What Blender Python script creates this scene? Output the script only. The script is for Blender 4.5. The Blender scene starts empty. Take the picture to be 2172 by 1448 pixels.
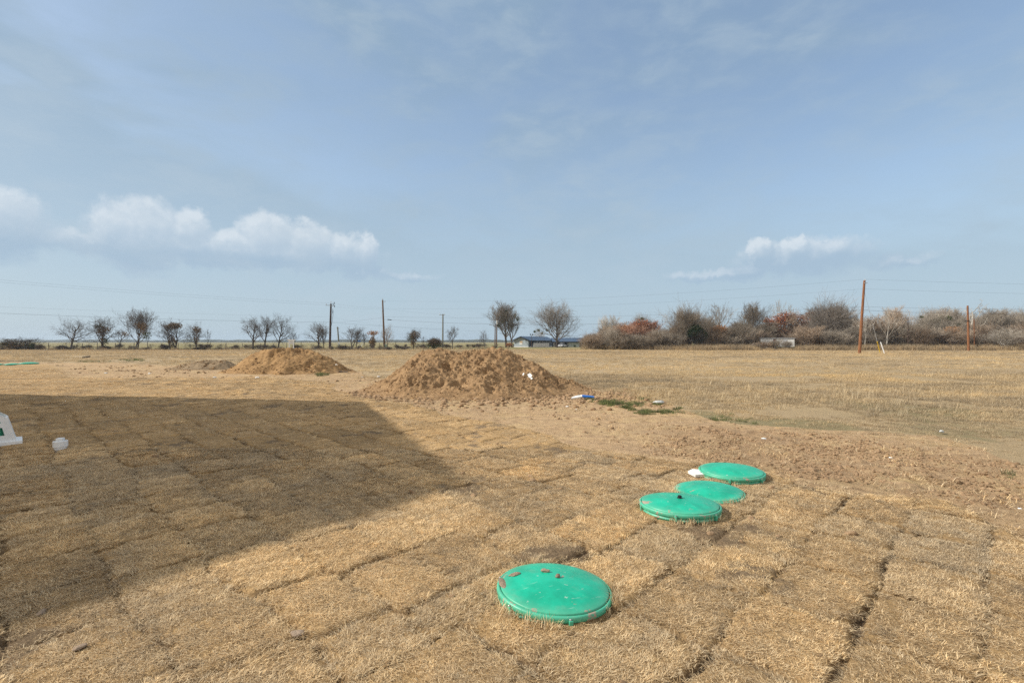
import bpy, bmesh, math, random
import numpy as np
from mathutils import Vector, Matrix, Euler

# ------------------------------------------------------------------ camera, sky, sun
S = bpy.context.scene
COL = S.collection
LENS = 17.5
F = LENS / 36.0 * 2172.0          # focal length in photo pixels
CH = 1.45                         # camera height
HZ = 724.0                        # horizon row in the photo
R = math.radians

cam_d = bpy.data.cameras.new("camera")
cam_d.lens = LENS
cam_d.sensor_width = 36.0
cam_d.clip_start = 0.05
cam_d.clip_end = 20000
cam = bpy.data.objects.new("camera", cam_d)
cam.location = (0, 0, CH)
cam.rotation_euler = (R(90), 0, 0)
COL.objects.link(cam)
S.camera = cam

SUN_EL = 34.0
SUN_STRENGTH = 3.4
SKY_STRENGTH = 0.13
S.view_settings.view_transform = 'Standard'
S.view_settings.look = 'None'
S.view_settings.exposure = 0.62
S.view_settings.gamma = 1.0
S.cycles.use_denoising = False
S.cycles.use_adaptive_sampling = True
S.cycles.adaptive_threshold = 0.004
S.cycles.adaptive_min_samples = 96
S.cycles.max_bounces = 6
S.cycles.diffuse_bounces = 3
S.cycles.transparent_max_bounces = 8
S.cycles.volume_bounces = 0

sun_d = bpy.data.lights.new("sun", 'SUN')
sun_d.energy = SUN_STRENGTH
sun_d.angle = R(0.5)
sun_d.color = (1.0, 0.96, 0.89)
sun = bpy.data.objects.new("sun", sun_d)
to_sun = Vector((-math.cos(R(SUN_EL)), 0.0, math.sin(R(SUN_EL))))
sun.rotation_euler = to_sun.to_track_quat('Z', 'Y').to_euler()
sun.location = (-60, 0, 60)
COL.objects.link(sun)


class NT:
    """small helper round a node tree"""
    def __init__(self, nt):
        self.t = nt

    def n(self, typ, **kw):
        nd = self.t.nodes.new(typ)
        for k, v in kw.items():
            setattr(nd, k, v)
        return nd

    def link(self, a, b):
        self.t.links.new(a, b)

    def put(self, sock, v):
        if isinstance(v, bpy.types.NodeSocket):
            self.t.links.new(v, sock)
        elif v is not None:
            sock.default_value = v

    def math(self, op, a, b=None, c=None, clamp=False):
        nd = self.n('ShaderNodeMath', operation=op, use_clamp=clamp)
        self.put(nd.inputs[0], a)
        if b is not None:
            self.put(nd.inputs[1], b)
        if c is not None:
            self.put(nd.inputs[2], c)
        return nd.outputs[0]

    def noise(self, vec, scale, detail=4.0, rough=0.55, dist=0.0, out=0, lac=2.0):
        nd = self.n('ShaderNodeTexNoise')
        self.put(nd.inputs['Vector'], vec)
        nd.inputs['Scale'].default_value = scale
        nd.inputs['Detail'].default_value = detail
        nd.inputs['Roughness'].default_value = rough
        nd.inputs['Lacunarity'].default_value = lac
        nd.inputs['Distortion'].default_value = dist
        return nd.outputs[out]

    def smooth(self, v, a, b, lo=0.0, hi=1.0):
        nd = self.n('ShaderNodeMapRange', interpolation_type='SMOOTHSTEP')
        self.put(nd.inputs[0], v)
        nd.inputs[1].default_value = a
        nd.inputs[2].default_value = b
        nd.inputs[3].default_value = lo
        nd.inputs[4].default_value = hi
        return nd.outputs[0]

    def mix(self, f, a, b, blend='MIX'):
        nd = self.n('ShaderNodeMix', data_type='RGBA', blend_type=blend)
        self.put(nd.inputs[0], f)
        for s, v in ((nd.inputs[6], a), (nd.inputs[7], b)):
            if isinstance(v, tuple) and len(v) == 3:
                v = v + (1.0,)
            self.put(s, v)
        return nd.outputs[2]

    def ramp(self, f, stops):
        nd = self.n('ShaderNodeValToRGB')
        el = nd.color_ramp.elements
        while len(el) < len(stops):
            el.new(0.5)
        for e, (p, c) in zip(el, stops):
            e.position = p
            e.color = tuple(c) + (1.0,)
        self.put(nd.inputs[0], f)
        return nd.outputs[0]

    def attr(self, name, typ='GEOMETRY'):
        nd = self.n('ShaderNodeAttribute', attribute_type=typ, attribute_name=name)
        return nd.outputs['Fac']


# world: Nishita sky with a thin high veil and two low banks of cumulus
W = bpy.data.worlds.new("World")
S.world = W
W.use_nodes = True
w = NT(W.node_tree)
W.node_tree.nodes.clear()
sky = w.n('ShaderNodeTexSky', sky_type='NISHITA')
sky.sun_disc = False
sky.sun_elevation = R(SUN_EL)
sky.sun_rotation = R(-90)
sky.altitude = 100
sky.air_density = 1.0
sky.dust_density = 1.6
sky.ozone_density = 0.6


def cloud_group():
    g = bpy.data.node_groups.new("cumulus_field", 'ShaderNodeTree')
    g.interface.new_socket("Vector", in_out='INPUT', socket_type='NodeSocketVector')
    g.interface.new_socket("Density", in_out='OUTPUT', socket_type='NodeSocketFloat')
    q = NT(g)
    gi = q.n('NodeGroupInput')
    go = q.n('NodeGroupOutput')
    v = gi.outputs[0]
    nc = q.noise(v, 26.0, 7.0, 0.62, out=1)
    sub = q.n('ShaderNodeVectorMath', operation='SUBTRACT')
    q.link(nc, sub.inputs[0])
    sub.inputs[1].default_value = (0.5, 0.5, 0.5)
    scl = q.n('ShaderNodeVectorMath', operation='SCALE')
    q.link(sub.outputs[0], scl.inputs[0])
    scl.inputs['Scale'].default_value = 0.045
    add = q.n('ShaderNodeVectorMath', operation='ADD')
    q.link(v, add.inputs[0])
    q.link(scl.outputs[0], add.inputs[1])
    sep = q.n('ShaderNodeSeparateXYZ')
    q.link(add.outputs[0], sep.inputs[0])
    az, el = sep.outputs[0], sep.outputs[1]
    puffs = [  # azimuth, elevation, half sizes, weight
        (-0.80, 0.165, 0.055, 0.055, 0.75), (-0.64, 0.168, 0.075, 0.062, 1.0),
        (-0.575, 0.185, 0.035, 0.036, 0.9), (-0.56, 0.158, 0.10, 0.035, 0.8),
        (-0.455, 0.185, 0.055, 0.046, 1.0), (-0.39, 0.180, 0.06, 0.042, 1.0),
        (-0.33, 0.170, 0.045, 0.038, 1.0), (-0.285, 0.170, 0.028, 0.036, 0.9),
        (-0.46, 0.160, 0.21, 0.034, 0.95), (0.53, 0.145, 0.11, 0.036, 0.62), (-0.68, 0.150, 0.20, 0.022, 0.45), (0.66, 0.125, 0.05, 0.012, 0.35), (-0.22, 0.128, 0.07, 0.010, 0.3), (-0.29, 0.136, 0.05, 0.018, 0.5),
        (0.462, 0.162, 0.020, 0.024, 0.9), (0.515, 0.162, 0.032, 0.024, 0.9),
        (0.565, 0.155, 0.045, 0.022, 0.7), (0.50, 0.138, 0.085, 0.020, 0.6),
        (0.455, 0.128, 0.050, 0.012, 0.55), (0.40, 0.122, 0.10, 0.010, 0.4),
    ]
    tot = None
    for a0, e0, ra, re, wt in puffs:
        dx = q.math('MULTIPLY_ADD', az, 1.0 / ra, -a0 / ra)
        dy = q.math('MULTIPLY_ADD', el, 1.0 / re, -e0 / re)
        d2 = q.math('ADD', q.math('MULTIPLY', dx, dx), q.math('MULTIPLY', dy, dy))
        val = q.math('MULTIPLY', q.math('SUBTRACT', 1.0, d2), wt)
        if tot is None:
            tot = val
        else:
            m = q.n('ShaderNodeMath', operation='SMOOTH_MAX')
            q.link(tot, m.inputs[0])
            q.link(val, m.inputs[1])
            m.inputs[2].default_value = 0.12
            tot = m.outputs[0]
    fine = q.noise(v, 60.0, 6.0, 0.6)
    tot = q.math('MULTIPLY_ADD', fine, 0.5, q.math('SUBTRACT', tot, 0.25))
    q.link(tot, go.inputs[0])
    return g


tc = w.n('ShaderNodeTexCoord')
sep = w.n('ShaderNodeSeparateXYZ')
w.link(tc.outputs['Generated'], sep.inputs[0])
az = w.math('ARCTAN2', sep.outputs[0], sep.outputs[1])
el = w.math('ARCSINE', sep.outputs[2])
cmb = w.n('ShaderNodeCombineXYZ')
w.link(az, cmb.inputs[0])
w.link(el, cmb.inputs[1])
cg = cloud_group()
gA = w.n('ShaderNodeGroup')
gA.node_tree = cg
w.link(cmb.outputs[0], gA.inputs[0])
off = w.n('ShaderNodeVectorMath', operation='ADD')
w.link(cmb.outputs[0], off.inputs[0])
off.inputs[1].default_value = (-0.008, 0.014, 0.0)
gB = w.n('ShaderNodeGroup')
gB.node_tree = cg
w.link(off.outputs[0], gB.inputs[0])
dens = w.smooth(gA.outputs[0], -0.22, 0.46)
lit = w.smooth(w.math('SUBTRACT', gA.outputs[0], gB.outputs[0]), -0.25, 1.0)
lit = w.math('ADD', w.math('MULTIPLY', lit, 0.75), w.smooth(el, 0.115, 0.205, -0.15, 0.45), clamp=True)
K = 1.0 / SKY_STRENGTH


def sc(c, k=K):
    return (c[0] * k, c[1] * k, c[2] * k)


# thin veil: stretched noise, more of it to the left and towards the horizon
mp = w.n('ShaderNodeMapping')
w.link(cmb.outputs[0], mp.inputs[0])
mp.inputs['Scale'].default_value = (1.0, 2.4, 1.0)
mp.inputs['Rotation'].default_value = (0, 0, R(14))
v1 = w.noise(mp.outputs[0], 2.2, 5.0, 0.5, 0.6)
v2 = w.noise(mp.outputs[0], 9.0, 5.0, 0.6, 0.3)
veil = w.math('ADD', w.math('MULTIPLY', w.smooth(v1, 0.35, 0.72), 0.42), w.math('MULTIPLY', w.smooth(v2, 0.4, 0.8), 0.14))
veil = w.math('ADD', veil, w.smooth(az, 0.6, -0.9, 0.40, 0.68))
veil = w.math('ADD', veil, w.smooth(el, 0.34, 0.0, 0.0, 0.8), clamp=True)
veil_col = w.mix(w.smooth(el, 0.0, 0.55), sc((0.28, 0.365, 0.435)), sc((0.185, 0.265, 0.35)))
base = w.mix(w.math('MULTIPLY', veil, 0.9), sky.outputs[0], veil_col)
ccol = w.mix(lit, sc((0.25, 0.335, 0.425)), sc((0.48, 0.525, 0.565)))
final = w.mix(w.math('MULTIPLY', dens, 0.80), base, ccol)
streak = w.math('MULTIPLY', w.smooth(v2, 0.36, 0.72), w.smooth(v1, 0.30, 0.70))
final = w.mix(w.math('MULTIPLY', streak, 0.38), final, sc((0.335, 0.40, 0.455)))
# unseen bright veil overhead and behind the camera, added to lift shadow fill
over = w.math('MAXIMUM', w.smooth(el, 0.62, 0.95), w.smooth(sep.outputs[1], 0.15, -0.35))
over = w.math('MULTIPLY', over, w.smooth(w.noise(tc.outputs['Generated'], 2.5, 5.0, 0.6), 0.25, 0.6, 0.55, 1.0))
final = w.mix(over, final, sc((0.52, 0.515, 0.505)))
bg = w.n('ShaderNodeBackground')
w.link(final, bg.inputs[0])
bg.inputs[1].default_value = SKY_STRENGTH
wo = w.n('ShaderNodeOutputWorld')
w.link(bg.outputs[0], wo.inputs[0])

# ------------------------------------------------------------------ helpers
rng = np.random.default_rng(11)
random.seed(5)


def G(x, y):
    """ground point seen at photo pixel x, y"""
    D = F * CH / (y - HZ)
    return ((x - 1086.0) * D / F, D)


def P3(x, y, D):
    return Vector(((x - 1086.0) * D / F, D, CH - (y - HZ) * D / F))


def _hash(ix, iy, seed):
    h = (ix.astype(np.int64) * 374761393 + iy.astype(np.int64) * 668265263 + seed * 974634777) & 0xFFFFFFFF
    h = ((h ^ (h >> 13)) * 1274126177) & 0xFFFFFFFF
    h = (h ^ (h >> 16)) & 0xFFFFFFFF
    return h / 4294967295.0


def vnoise(x, y, seed=0):
    x = np.asarray(x, float)
    y = np.asarray(y, float)
    ix = np.floor(x)
    iy = np.floor(y)
    fx = x - ix
    fy = y - iy
    fx = fx * fx * fx * (fx * (fx * 6 - 15) + 10)
    fy = fy * fy * fy * (fy * (fy * 6 - 15) + 10)
    ix = ix.astype(np.int64)
    iy = iy.astype(np.int64)
    a = _hash(ix, iy, seed)
    b = _hash(ix + 1, iy, seed)
    c = _hash(ix, iy + 1, seed)
    d = _hash(ix + 1, iy + 1, seed)
    return (a * (1 - fx) + b * fx) * (1 - fy) + (c * (1 - fx) + d * fx) * fy


def fbm(x, y, seed=0, octv=4, gain=0.5):
    t = 0.0
    a = 1.0
    s = 0.0
    for o in range(octv):
        t = t + a * vnoise(x * 2.03 ** o + 17.3 * o, y * 2.03 ** o - 9.1 * o, seed + o * 31)
        s += a
        a *= gain
    return t / s


def sstep(v, a, b):
    t = np.clip((v - a) / (b - a), 0, 1)
    return t * t * (3 - 2 * t)


def in_poly(x, y, poly):
    x = np.asarray(x, float)
    y = np.asarray(y, float)
    r = np.zeros(x.shape, bool)
    n = len(poly)
    for i in range(n):
        x1, y1 = poly[i]
        x2, y2 = poly[(i + 1) % n]
        if y1 == y2:
            continue
        c = ((y1 > y) != (y2 > y)) & (x < (x2 - x1) * (y - y1) / (y2 - y1) + x1)
        r ^= c
    return r


def new_mesh(name, verts, faces):
    me = bpy.data.meshes.new(name)
    me.from_pydata([tuple(v) for v in verts], [], faces)
    me.update()
    return me


def np_mesh(name, verts, quads=None, tris=None):
    """fast mesh from numpy arrays"""
    me = bpy.data.meshes.new(name)
    verts = np.asarray(verts, np.float32)
    me.vertices.add(len(verts))
    me.vertices.foreach_set('co', verts.ravel())
    loops = []
    starts = []
    p = 0
    if quads is not None and len(quads):
        q = np.asarray(quads, np.int32)
        loops.append(q.ravel())
        starts.append(np.arange(len(q), dtype=np.int32) * 4)
        p = len(q) * 4
    if tris is not None and len(tris):
        t = np.asarray(tris, np.int32)
        loops.append(t.ravel())
        starts.append(p + np.arange(len(t), dtype=np.int32) * 3)
    if loops:
        lp = np.concatenate(loops)
        st = np.concatenate(starts)
        me.loops.add(len(lp))
        me.loops.foreach_set('vertex_index', lp)
        me.polygons.add(len(st))
        me.polygons.foreach_set('loop_start', st)
    me.update(calc_edges=True)
    me.validate()
    return me


def smooth(me):
    me.polygons.foreach_set('use_smooth', np.ones(len(me.polygons), bool))


def add_attr(me, name, arr, typ='FLOAT', dom='POINT'):
    a = me.attributes.new(name, typ, dom)
    key = 'vector' if typ == 'FLOAT_VECTOR' else 'value'
    a.data.foreach_set(key, np.asarray(arr, np.int32 if typ == 'INT' else np.float32).ravel())


def link(name, me, mat=None, parent=None, loc=None, rz=None):
    o = bpy.data.objects.new(name, me)
    COL.objects.link(o)
    if mat is not None and not me.materials:
        me.materials.append(mat)
    if parent is not None:
        o.parent = parent
    if loc is not None:
        o.location = loc
    if rz is not None:
        o.rotation_euler = (0, 0, rz)
    return o


def tag(o, label=None, cat=None, group=None, kind=None):
    if label:
        assert 4 <= len(label.split()) <= 16, label
        o['label'] = label
    if cat:
        o['category'] = cat
    if group:
        o['group'] = group
    if kind:
        o['kind'] = kind
    return o


def empty(name, loc, rz=0.0, label=None, cat=None, group=None):
    o = bpy.data.objects.new(name, None)
    o.empty_display_size = 0.3
    COL.objects.link(o)
    o.location = loc
    o.rotation_euler = (0, 0, rz)
    tag(o, label, cat, group)
    return o


class MB:
    """collects shapes into one mesh"""
    def __init__(self):
        self.v = []
        self.f = []

    def box(self, x0, x1, y0, y1, z0, z1, M=None):
        b = len(self.v)
        c = [Vector((x, y, z)) for z in (z0, z1) for y in (y0, y1) for x in (x0, x1)]
        if M is not None:
            c = [M @ p for p in c]
        self.v += c
        self.f += [tuple(b + i for i in q) for q in
                   ((0, 2, 3, 1), (4, 5, 7, 6), (0, 1, 5, 4), (1, 3, 7, 5), (3, 2, 6, 7), (2, 0, 4, 6))]
        return self

    def tube(self, pts, rad, n=6, caps=True):
        pts = [Vector(p) for p in pts]
        if not hasattr(rad, '__len__'):
            rad = [rad] * len(pts)
        b = len(self.v)
        prev = None
        for i, p in enumerate(pts):
            d = (pts[min(i + 1, len(pts) - 1)] - pts[max(i - 1, 0)])
            if d.length < 1e-9:
                d = Vector((0, 0, 1))
            d.normalize()
            if prev is None:
                u = d.orthogonal().normalized()
            else:
                u = (prev - d * prev.dot(d))
                u = u.normalized() if u.length > 1e-6 else d.orthogonal().normalized()
            prev = u
            wv = d.cross(u)
            for k in range(n):
                a = 2 * math.pi * k / n
                self.v.append(p + (u * math.cos(a) + wv * math.sin(a)) * rad[i])
        for i in range(len(pts) - 1):
            for k in range(n):
                k2 = (k + 1) % n
                self.f.append((b + i * n + k, b + i * n + k2, b + (i + 1) * n + k2, b + (i + 1) * n + k))
        if caps:
            self.f.append(tuple(b + k for k in reversed(range(n))))
            e = b + (len(pts) - 1) * n
            self.f.append(tuple(e + k for k in range(n)))
        return self

    def lathe(self, prof, n=48, c=(0, 0, 0), close_top=True):
        b = len(self.v)
        for r, z in prof:
            for k in range(n):
                a = 2 * math.pi * k / n
                self.v.append(Vector((c[0] + r * math.cos(a), c[1] + r * math.sin(a), c[2] + z)))
        for i in range(len(prof) - 1):
            for k in range(n):
                k2 = (k + 1) % n
                self.f.append((b + i * n + k, b + i * n + k2, b + (i + 1) * n + k2, b + (i + 1) * n + k))
        if close_top:
            self.f.append(tuple(b + (len(prof) - 1) * n + k for k in range(n)))
        return self

    def poly(self, pts, M=None):
        b = len(self.v)
        p = [Vector(q) for q in pts]
        if M is not None:
            p = [M @ q for q in p]
        self.v += p
        self.f.append(tuple(range(b, b + len(p))))
        return self

    def prism(self, outline, vec, M=None):
        """outline (list of 3D points) extruded along vec"""
        b = len(self.v)
        vec = Vector(vec)
        o = [Vector(q) for q in outline]
        p = o + [q + vec for q in o]
        if M is not None:
            p = [M @ q for q in p]
        n = len(o)
        self.v += p
        self.f.append(tuple(b + k for k in range(n)))
        self.f.append(tuple(b + n + k for k in reversed(range(n))))
        for k in range(n):
            k2 = (k + 1) % n
            self.f.append((b + k2, b + k, b + n + k, b + n + k2))
        return self

    def build(self, name, mat, parent=None, bevel=0.0, smooth_it=False, loc=None, rz=None):
        me = new_mesh(name, self.v, self.f)
        bm = bmesh.new()
        bm.from_mesh(me)
        bmesh.ops.recalc_face_normals(bm, faces=bm.faces[:])
        if bevel:
            bmesh.ops.bevel(bm, geom=bm.edges[:], offset=bevel, segments=2, affect='EDGES', profile=0.6)
        bm.to_mesh(me)
        bm.free()
        if smooth_it:
            smooth(me)
        return link(name, me, mat, parent, loc, rz)


# ------------------------------------------------------------------ materials
def material(name, rough=0.8, spec=0.3):
    m = bpy.data.materials.new(name)
    m.use_nodes = True
    q = NT(m.node_tree)
    b = m.node_tree.nodes['Principled BSDF']
    b.inputs['Roughness'].default_value = rough
    b.inputs['Specular IOR Level'].default_value = spec
    return m, q, b


def pos(q):
    return q.n('ShaderNodeNewGeometry').outputs['Position']


def objco(q):
    return q.n('ShaderNodeTexCoord').outputs['Object']


def simple(name, c1, c2, scale=4.0, rough=0.8, spec=0.3, detail=5.0, bump=0.0, bscale=20.0, stretch=None, metal=0.0):
    m, q, b = material(name, rough, spec)
    v = objco(q)
    if stretch:
        mpn = q.n('ShaderNodeMapping')
        q.link(v, mpn.inputs[0])
        mpn.inputs['Scale'].default_value = stretch
        v = mpn.outputs[0]
    f = q.smooth(q.noise(v, scale, detail, 0.6), 0.3, 0.7)
    q.link(q.mix(f, c1, c2), b.inputs['Base Color'])
    b.inputs['Metallic'].default_value = metal
    if bump:
        bp = q.n('ShaderNodeBump')
        bp.inputs['Strength'].default_value = bump
        bp.inputs['Distance'].default_value = 0.02
        q.link(q.noise(v, bscale, 5.0, 0.6), bp.inputs['Height'])
        q.link(bp.outputs[0], b.inputs['Normal'])
    return m


def make_ground_mat():
    m, q, b = material('ground_surface', 0.95, 0.1)
    p = pos(q)
    sp = q.n('ShaderNodeSeparateXYZ')
    q.link(p, sp.inputs[0])
    n_fine = q.noise(p, 55.0, 5.0, 0.65)
    n_mid = q.noise(p, 6.0, 5.0, 0.6)
    n_low = q.noise(p, 0.7, 4.0, 0.55)
    tint = q.attr('tint')
    # sod
    sod = q.ramp(n_fine, [(0.25, (0.19, 0.115, 0.05)), (0.5, (0.42, 0.27, 0.125)), (0.75, (0.62, 0.42, 0.20))])
    sod = q.mix(q.smooth(n_mid, 0.3, 0.75, 0.0, 0.5), sod, (0.32, 0.225, 0.13))
    soil = q.mix(q.smooth(n_fine, 0.3, 0.7), (0.12, 0.085, 0.055), (0.22, 0.16, 0.105))
    sod = q.mix(q.attr('bare'), sod, soil)
    # bare dirt
    dirt = q.ramp(q.math('ADD', q.math('MULTIPLY', n_mid, 0.6), q.math('MULTIPLY', n_fine, 0.4)),
                  [(0.3, (0.21, 0.135, 0.078)), (0.48, (0.42, 0.284, 0.158)), (0.7, (0.58, 0.408, 0.238))])
    mpn = q.n('ShaderNodeMapping')
    q.link(p, mpn.inputs[0])
    mpn.inputs['Scale'].default_value = (0.45, 1.6, 1.0)
    mpn.inputs['Rotation'].default_value = (0, 0, R(24))
    streak = q.noise(mpn.outputs[0], 2.4, 6.0, 0.62)
    dirt = q.mix(q.smooth(streak, 0.45, 0.72, 0.0, 0.55), dirt, (0.31, 0.215, 0.14))
    dirt = q.mix(q.smooth(q.noise(p, 2.3, 5.0, 0.7), 0.62, 0.75, 0.0, 0.7), dirt, (0.56, 0.34, 0.12))
    # straw left lying on the dirt
    dirt = q.mix(q.smooth(q.noise(p, 1.1, 6.0, 0.7), 0.47, 0.66, 0.0, 0.42), dirt, (0.58, 0.43, 0.215))
    dirt = q.mix(q.math('MULTIPLY', q.attr('cloddy'), q.smooth(q.noise(p, 3.5, 5.0, 0.65), 0.3, 0.62, 0.1, 0.75)), dirt, (0.29, 0.188, 0.108))
    # dead field grass
    mp2 = q.n('ShaderNodeMapping')
    q.link(p, mp2.inputs[0])
    mp2.inputs['Scale'].default_value = (0.10, 0.30, 1.0)
    patch = q.noise(mp2.outputs[0], 1.0, 6.0, 0.62)
    fld = q.ramp(n_fine, [(0.3, (0.27, 0.20, 0.115)), (0.7, (0.49, 0.365, 0.21))])
    fld = q.mix(q.smooth(patch, 0.4, 0.62), fld, (0.37, 0.275, 0.165))
    fld = q.mix(q.smooth(patch, 0.58, 0.75, 0.0, 0.7), fld, (0.52, 0.395, 0.22))
    fld = q.mix(q.attr('green'), fld, (0.115, 0.12, 0.05))
    # strip of bright dry verge, and the green pasture beyond the fence
    vn = q.math('MULTIPLY_ADD', n_low, 6.0, sp.outputs[1])
    past = q.mix(q.smooth(q.noise(p, 0.05, 4.0, 0.6), 0.35, 0.65), (0.20, 0.18, 0.075), (0.30, 0.24, 0.12))
    fld = q.mix(q.smooth(vn, 87.0, 91.0), fld, past)
    c = q.mix(q.attr('m_dirt'), fld, dirt)
    c = q.mix(q.attr('m_sod'), c, sod)
    tn = q.math('MULTIPLY_ADD', tint, 0.30, 1.0)
    hv = q.n('ShaderNodeHueSaturation')
    q.link(c, hv.inputs['Color'])
    q.link(tn, hv.inputs['Value'])
    q.link(hv.outputs[0], b.inputs['Base Color'])
    bp = q.n('ShaderNodeBump')
    bp.inputs['Strength'].default_value = 0.9
    bp.inputs['Distance'].default_value = 0.03
    q.link(q.math('ADD', n_fine, q.math('MULTIPLY', n_mid, 1.2)), bp.inputs['Height'])
    q.link(bp.outputs[0], b.inputs['Normal'])
    return m


def make_blade_mat(name, stops, tint_amt=0.35, trans=0.25):
    m, q, b = material(name, 0.75, 0.2)
    c = q.ramp(q.attr('br'), stops)
    t = q.math('MULTIPLY_ADD', q.attr('tint', 'INSTANCER'), tint_amt, 1.0)
    hv = q.n('ShaderNodeHueSaturation')
    q.link(c, hv.inputs['Color'])
    q.link(t, hv.inputs['Value'])
    q.link(q.math('MULTIPLY_ADD', q.attr('tint', 'INSTANCER'), 0.12, 1.0), hv.inputs['Saturation'])
    q.link(hv.outputs[0], b.inputs['Base Color'])
    tr = q.n('ShaderNodeBsdfTranslucent')
    q.link(hv.outputs[0], tr.inputs['Color'])
    mx = q.n('ShaderNodeMixShader')
    mx.inputs[0].default_value = trans
    q.link(b.outputs[0], mx.inputs[1])
    q.link(tr.outputs[0], mx.inputs[2])
    out = m.node_tree.nodes['Material Output']
    q.link(mx.outputs[0], out.inputs['Surface'])
    return m


def make_dirt_mat(name, dark, mid, light, ochre=(0.47, 0.27, 0.09), och=0.7):
    m, q, b = material(name, 0.95, 0.1)
    p = pos(q)
    n1 = q.noise(p, 9.0, 6.0, 0.65)
    n2 = q.noise(p, 1.6, 5.0, 0.6)
    c = q.ramp(q.math('ADD', q.math('MULTIPLY', n1, 0.55), q.math('MULTIPLY', n2, 0.45)),
               [(0.32, dark), (0.5, mid), (0.68, light)])
    c = q.mix(q.smooth(q.noise(p, 3.1, 5.0, 0.7), 0.58, 0.74, 0.0, och), c, ochre)
    q.link(c, b.inputs['Base Color'])
    bp = q.n('ShaderNodeBump')
    bp.inputs['Strength'].default_value = 0.8
    bp.inputs['Distance'].default_value = 0.04
    q.link(q.noise(p, 30.0, 6.0, 0.7), bp.inputs['Height'])
    q.link(bp.outputs[0], b.inputs['Normal'])
    return m


def make_bark(name, c1, c2, scale=3.0):
    m, q, b = material(name, 0.9, 0.15)
    v = objco(q)
    r = q.n('ShaderNodeObjectInfo').outputs['Random']
    c = q.mix(q.smooth(q.noise(v, scale, 4.0, 0.6), 0.3, 0.7), c1, c2)
    hv = q.n('ShaderNodeHueSaturation')
    q.link(c, hv.inputs['Color'])
    q.link(q.math('MULTIPLY_ADD', r, 0.35, 0.83), hv.inputs['Value'])
    q.link(hv.outputs[0], b.inputs['Base Color'])
    return m


def make_lid_mat():
    m, q, b = material('green_plastic', 0.42, 0.45)
    v = objco(q)
    r = q.n('ShaderNodeObjectInfo').outputs['Random']
    ad = q.n('ShaderNodeVectorMath', operation='ADD')
    q.link(v, ad.inputs[0])
    cx = q.n('ShaderNodeCombineXYZ')
    q.link(q.math('MULTIPLY', r, 40.0), cx.inputs[0])
    q.link(q.math('MULTIPLY', r, 23.0), cx.inputs[1])
    q.link(cx.outputs[0], ad.inputs[1])
    vo = ad.outputs[0]
    sp = q.n('ShaderNodeSeparateXYZ')
    q.link(v, sp.inputs[0])
    rad = q.math('SQRT', q.math('ADD', q.math('MULTIPLY', sp.outputs[0], sp.outputs[0]), q.math('MULTIPLY', sp.outputs[1], sp.outputs[1])))
    g = q.mix(q.smooth(q.noise(vo, 5.0, 5.0, 0.65), 0.32, 0.68), (0.001, 0.32, 0.185), (0.004, 0.45, 0.27))
    # a film of dust, heavier at the edge, scuffs and dabs of dried mud
    dust = q.math('ADD', q.smooth(q.noise(vo, 7.0, 7.0, 0.7), 0.52, 0.8, 0.0, 0.30),
                  q.smooth(rad, 0.22, 0.33, 0.0, 0.22), clamp=True)
    g = q.mix(dust, g, (0.30, 0.36, 0.27))
    mpn = q.n('ShaderNodeMapping')
    q.link(vo, mpn.inputs[0])
    mpn.inputs['Scale'].default_value = (1.0, 7.0, 1.0)
    mpn.inputs['Rotation'].default_value = (0, 0, R(35))
    scr = q.smooth(q.noise(mpn.outputs[0], 14.0, 5.0, 0.55), 0.65, 0.72, 0.0, 0.5)
    g = q.mix(scr, g, (0.40, 0.62, 0.52))
    spk = q.smooth(q.noise(vo, 24.0, 4.0, 0.6), 0.67, 0.72, 0.0, 0.7)
    g = q.mix(spk, g, (0.42, 0.55, 0.46))
    mud = q.smooth(q.math('ADD', q.noise(vo, 9.0, 6.0, 0.7), q.smooth(rad, 0.2, 0.34, 0.0, 0.09)), 0.67, 0.69)
    g = q.mix(mud, g, (0.34, 0.275, 0.205))
    q.link(g, b.inputs['Base Color'])
    q.link(q.math('ADD', q.math('MULTIPLY', mud, 0.4), q.math('MULTIPLY_ADD', dust, 0.35, 0.36)), b.inputs['Roughness'])
    bp = q.n('ShaderNodeBump')
    bp.inputs['Strength'].default_value = 0.25
    bp.inputs['Distance'].default_value = 0.004
    q.link(q.math('ADD', mud, q.noise(vo, 12.0, 4.0, 0.6)), bp.inputs['Height'])
    q.link(bp.outputs[0], b.inputs['Normal'])
    return m


M_GROUND = make_ground_mat()
STRAW = [(0.0, (0.12, 0.075, 0.04)), (0.26, (0.40, 0.27, 0.14)), (0.58, (0.72, 0.52, 0.285)), (1.0, (0.94, 0.76, 0.49))]
M_SODBLADE = make_blade_mat('dormant_blades', STRAW)
M_FIELDBLADE = make_blade_mat('field_blades', [(0.0, (0.16, 0.12, 0.068)), (0.35, (0.40, 0.29, 0.16)), (0.7, (0.59, 0.44, 0.25)), (1.0, (0.76, 0.62, 0.40))])
M_WEED = make_blade_mat('green_blades', [(0.0, (0.05, 0.065, 0.022)), (0.5, (0.11, 0.14, 0.05)), (1.0, (0.26, 0.25, 0.11))])
M_TALL = make_blade_mat('tall_blades', [(0.0, (0.15, 0.105, 0.06)), (0.5, (0.34, 0.25, 0.15)), (1.0, (0.52, 0.41, 0.26))])
M_CLOD = make_dirt_mat('clod_dirt', (0.19, 0.122, 0.07), (0.35, 0.23, 0.133), (0.49, 0.335, 0.20))
M_MOUND = make_dirt_mat('mound_dirt', (0.15, 0.09, 0.047), (0.31, 0.194, 0.10), (0.45, 0.295, 0.158), och=0.5)
M_MOUND2 = make_dirt_mat('pale_mound_dirt', (0.17, 0.10, 0.048), (0.33, 0.20, 0.092), (0.46, 0.295, 0.14), och=0.45)
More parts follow.
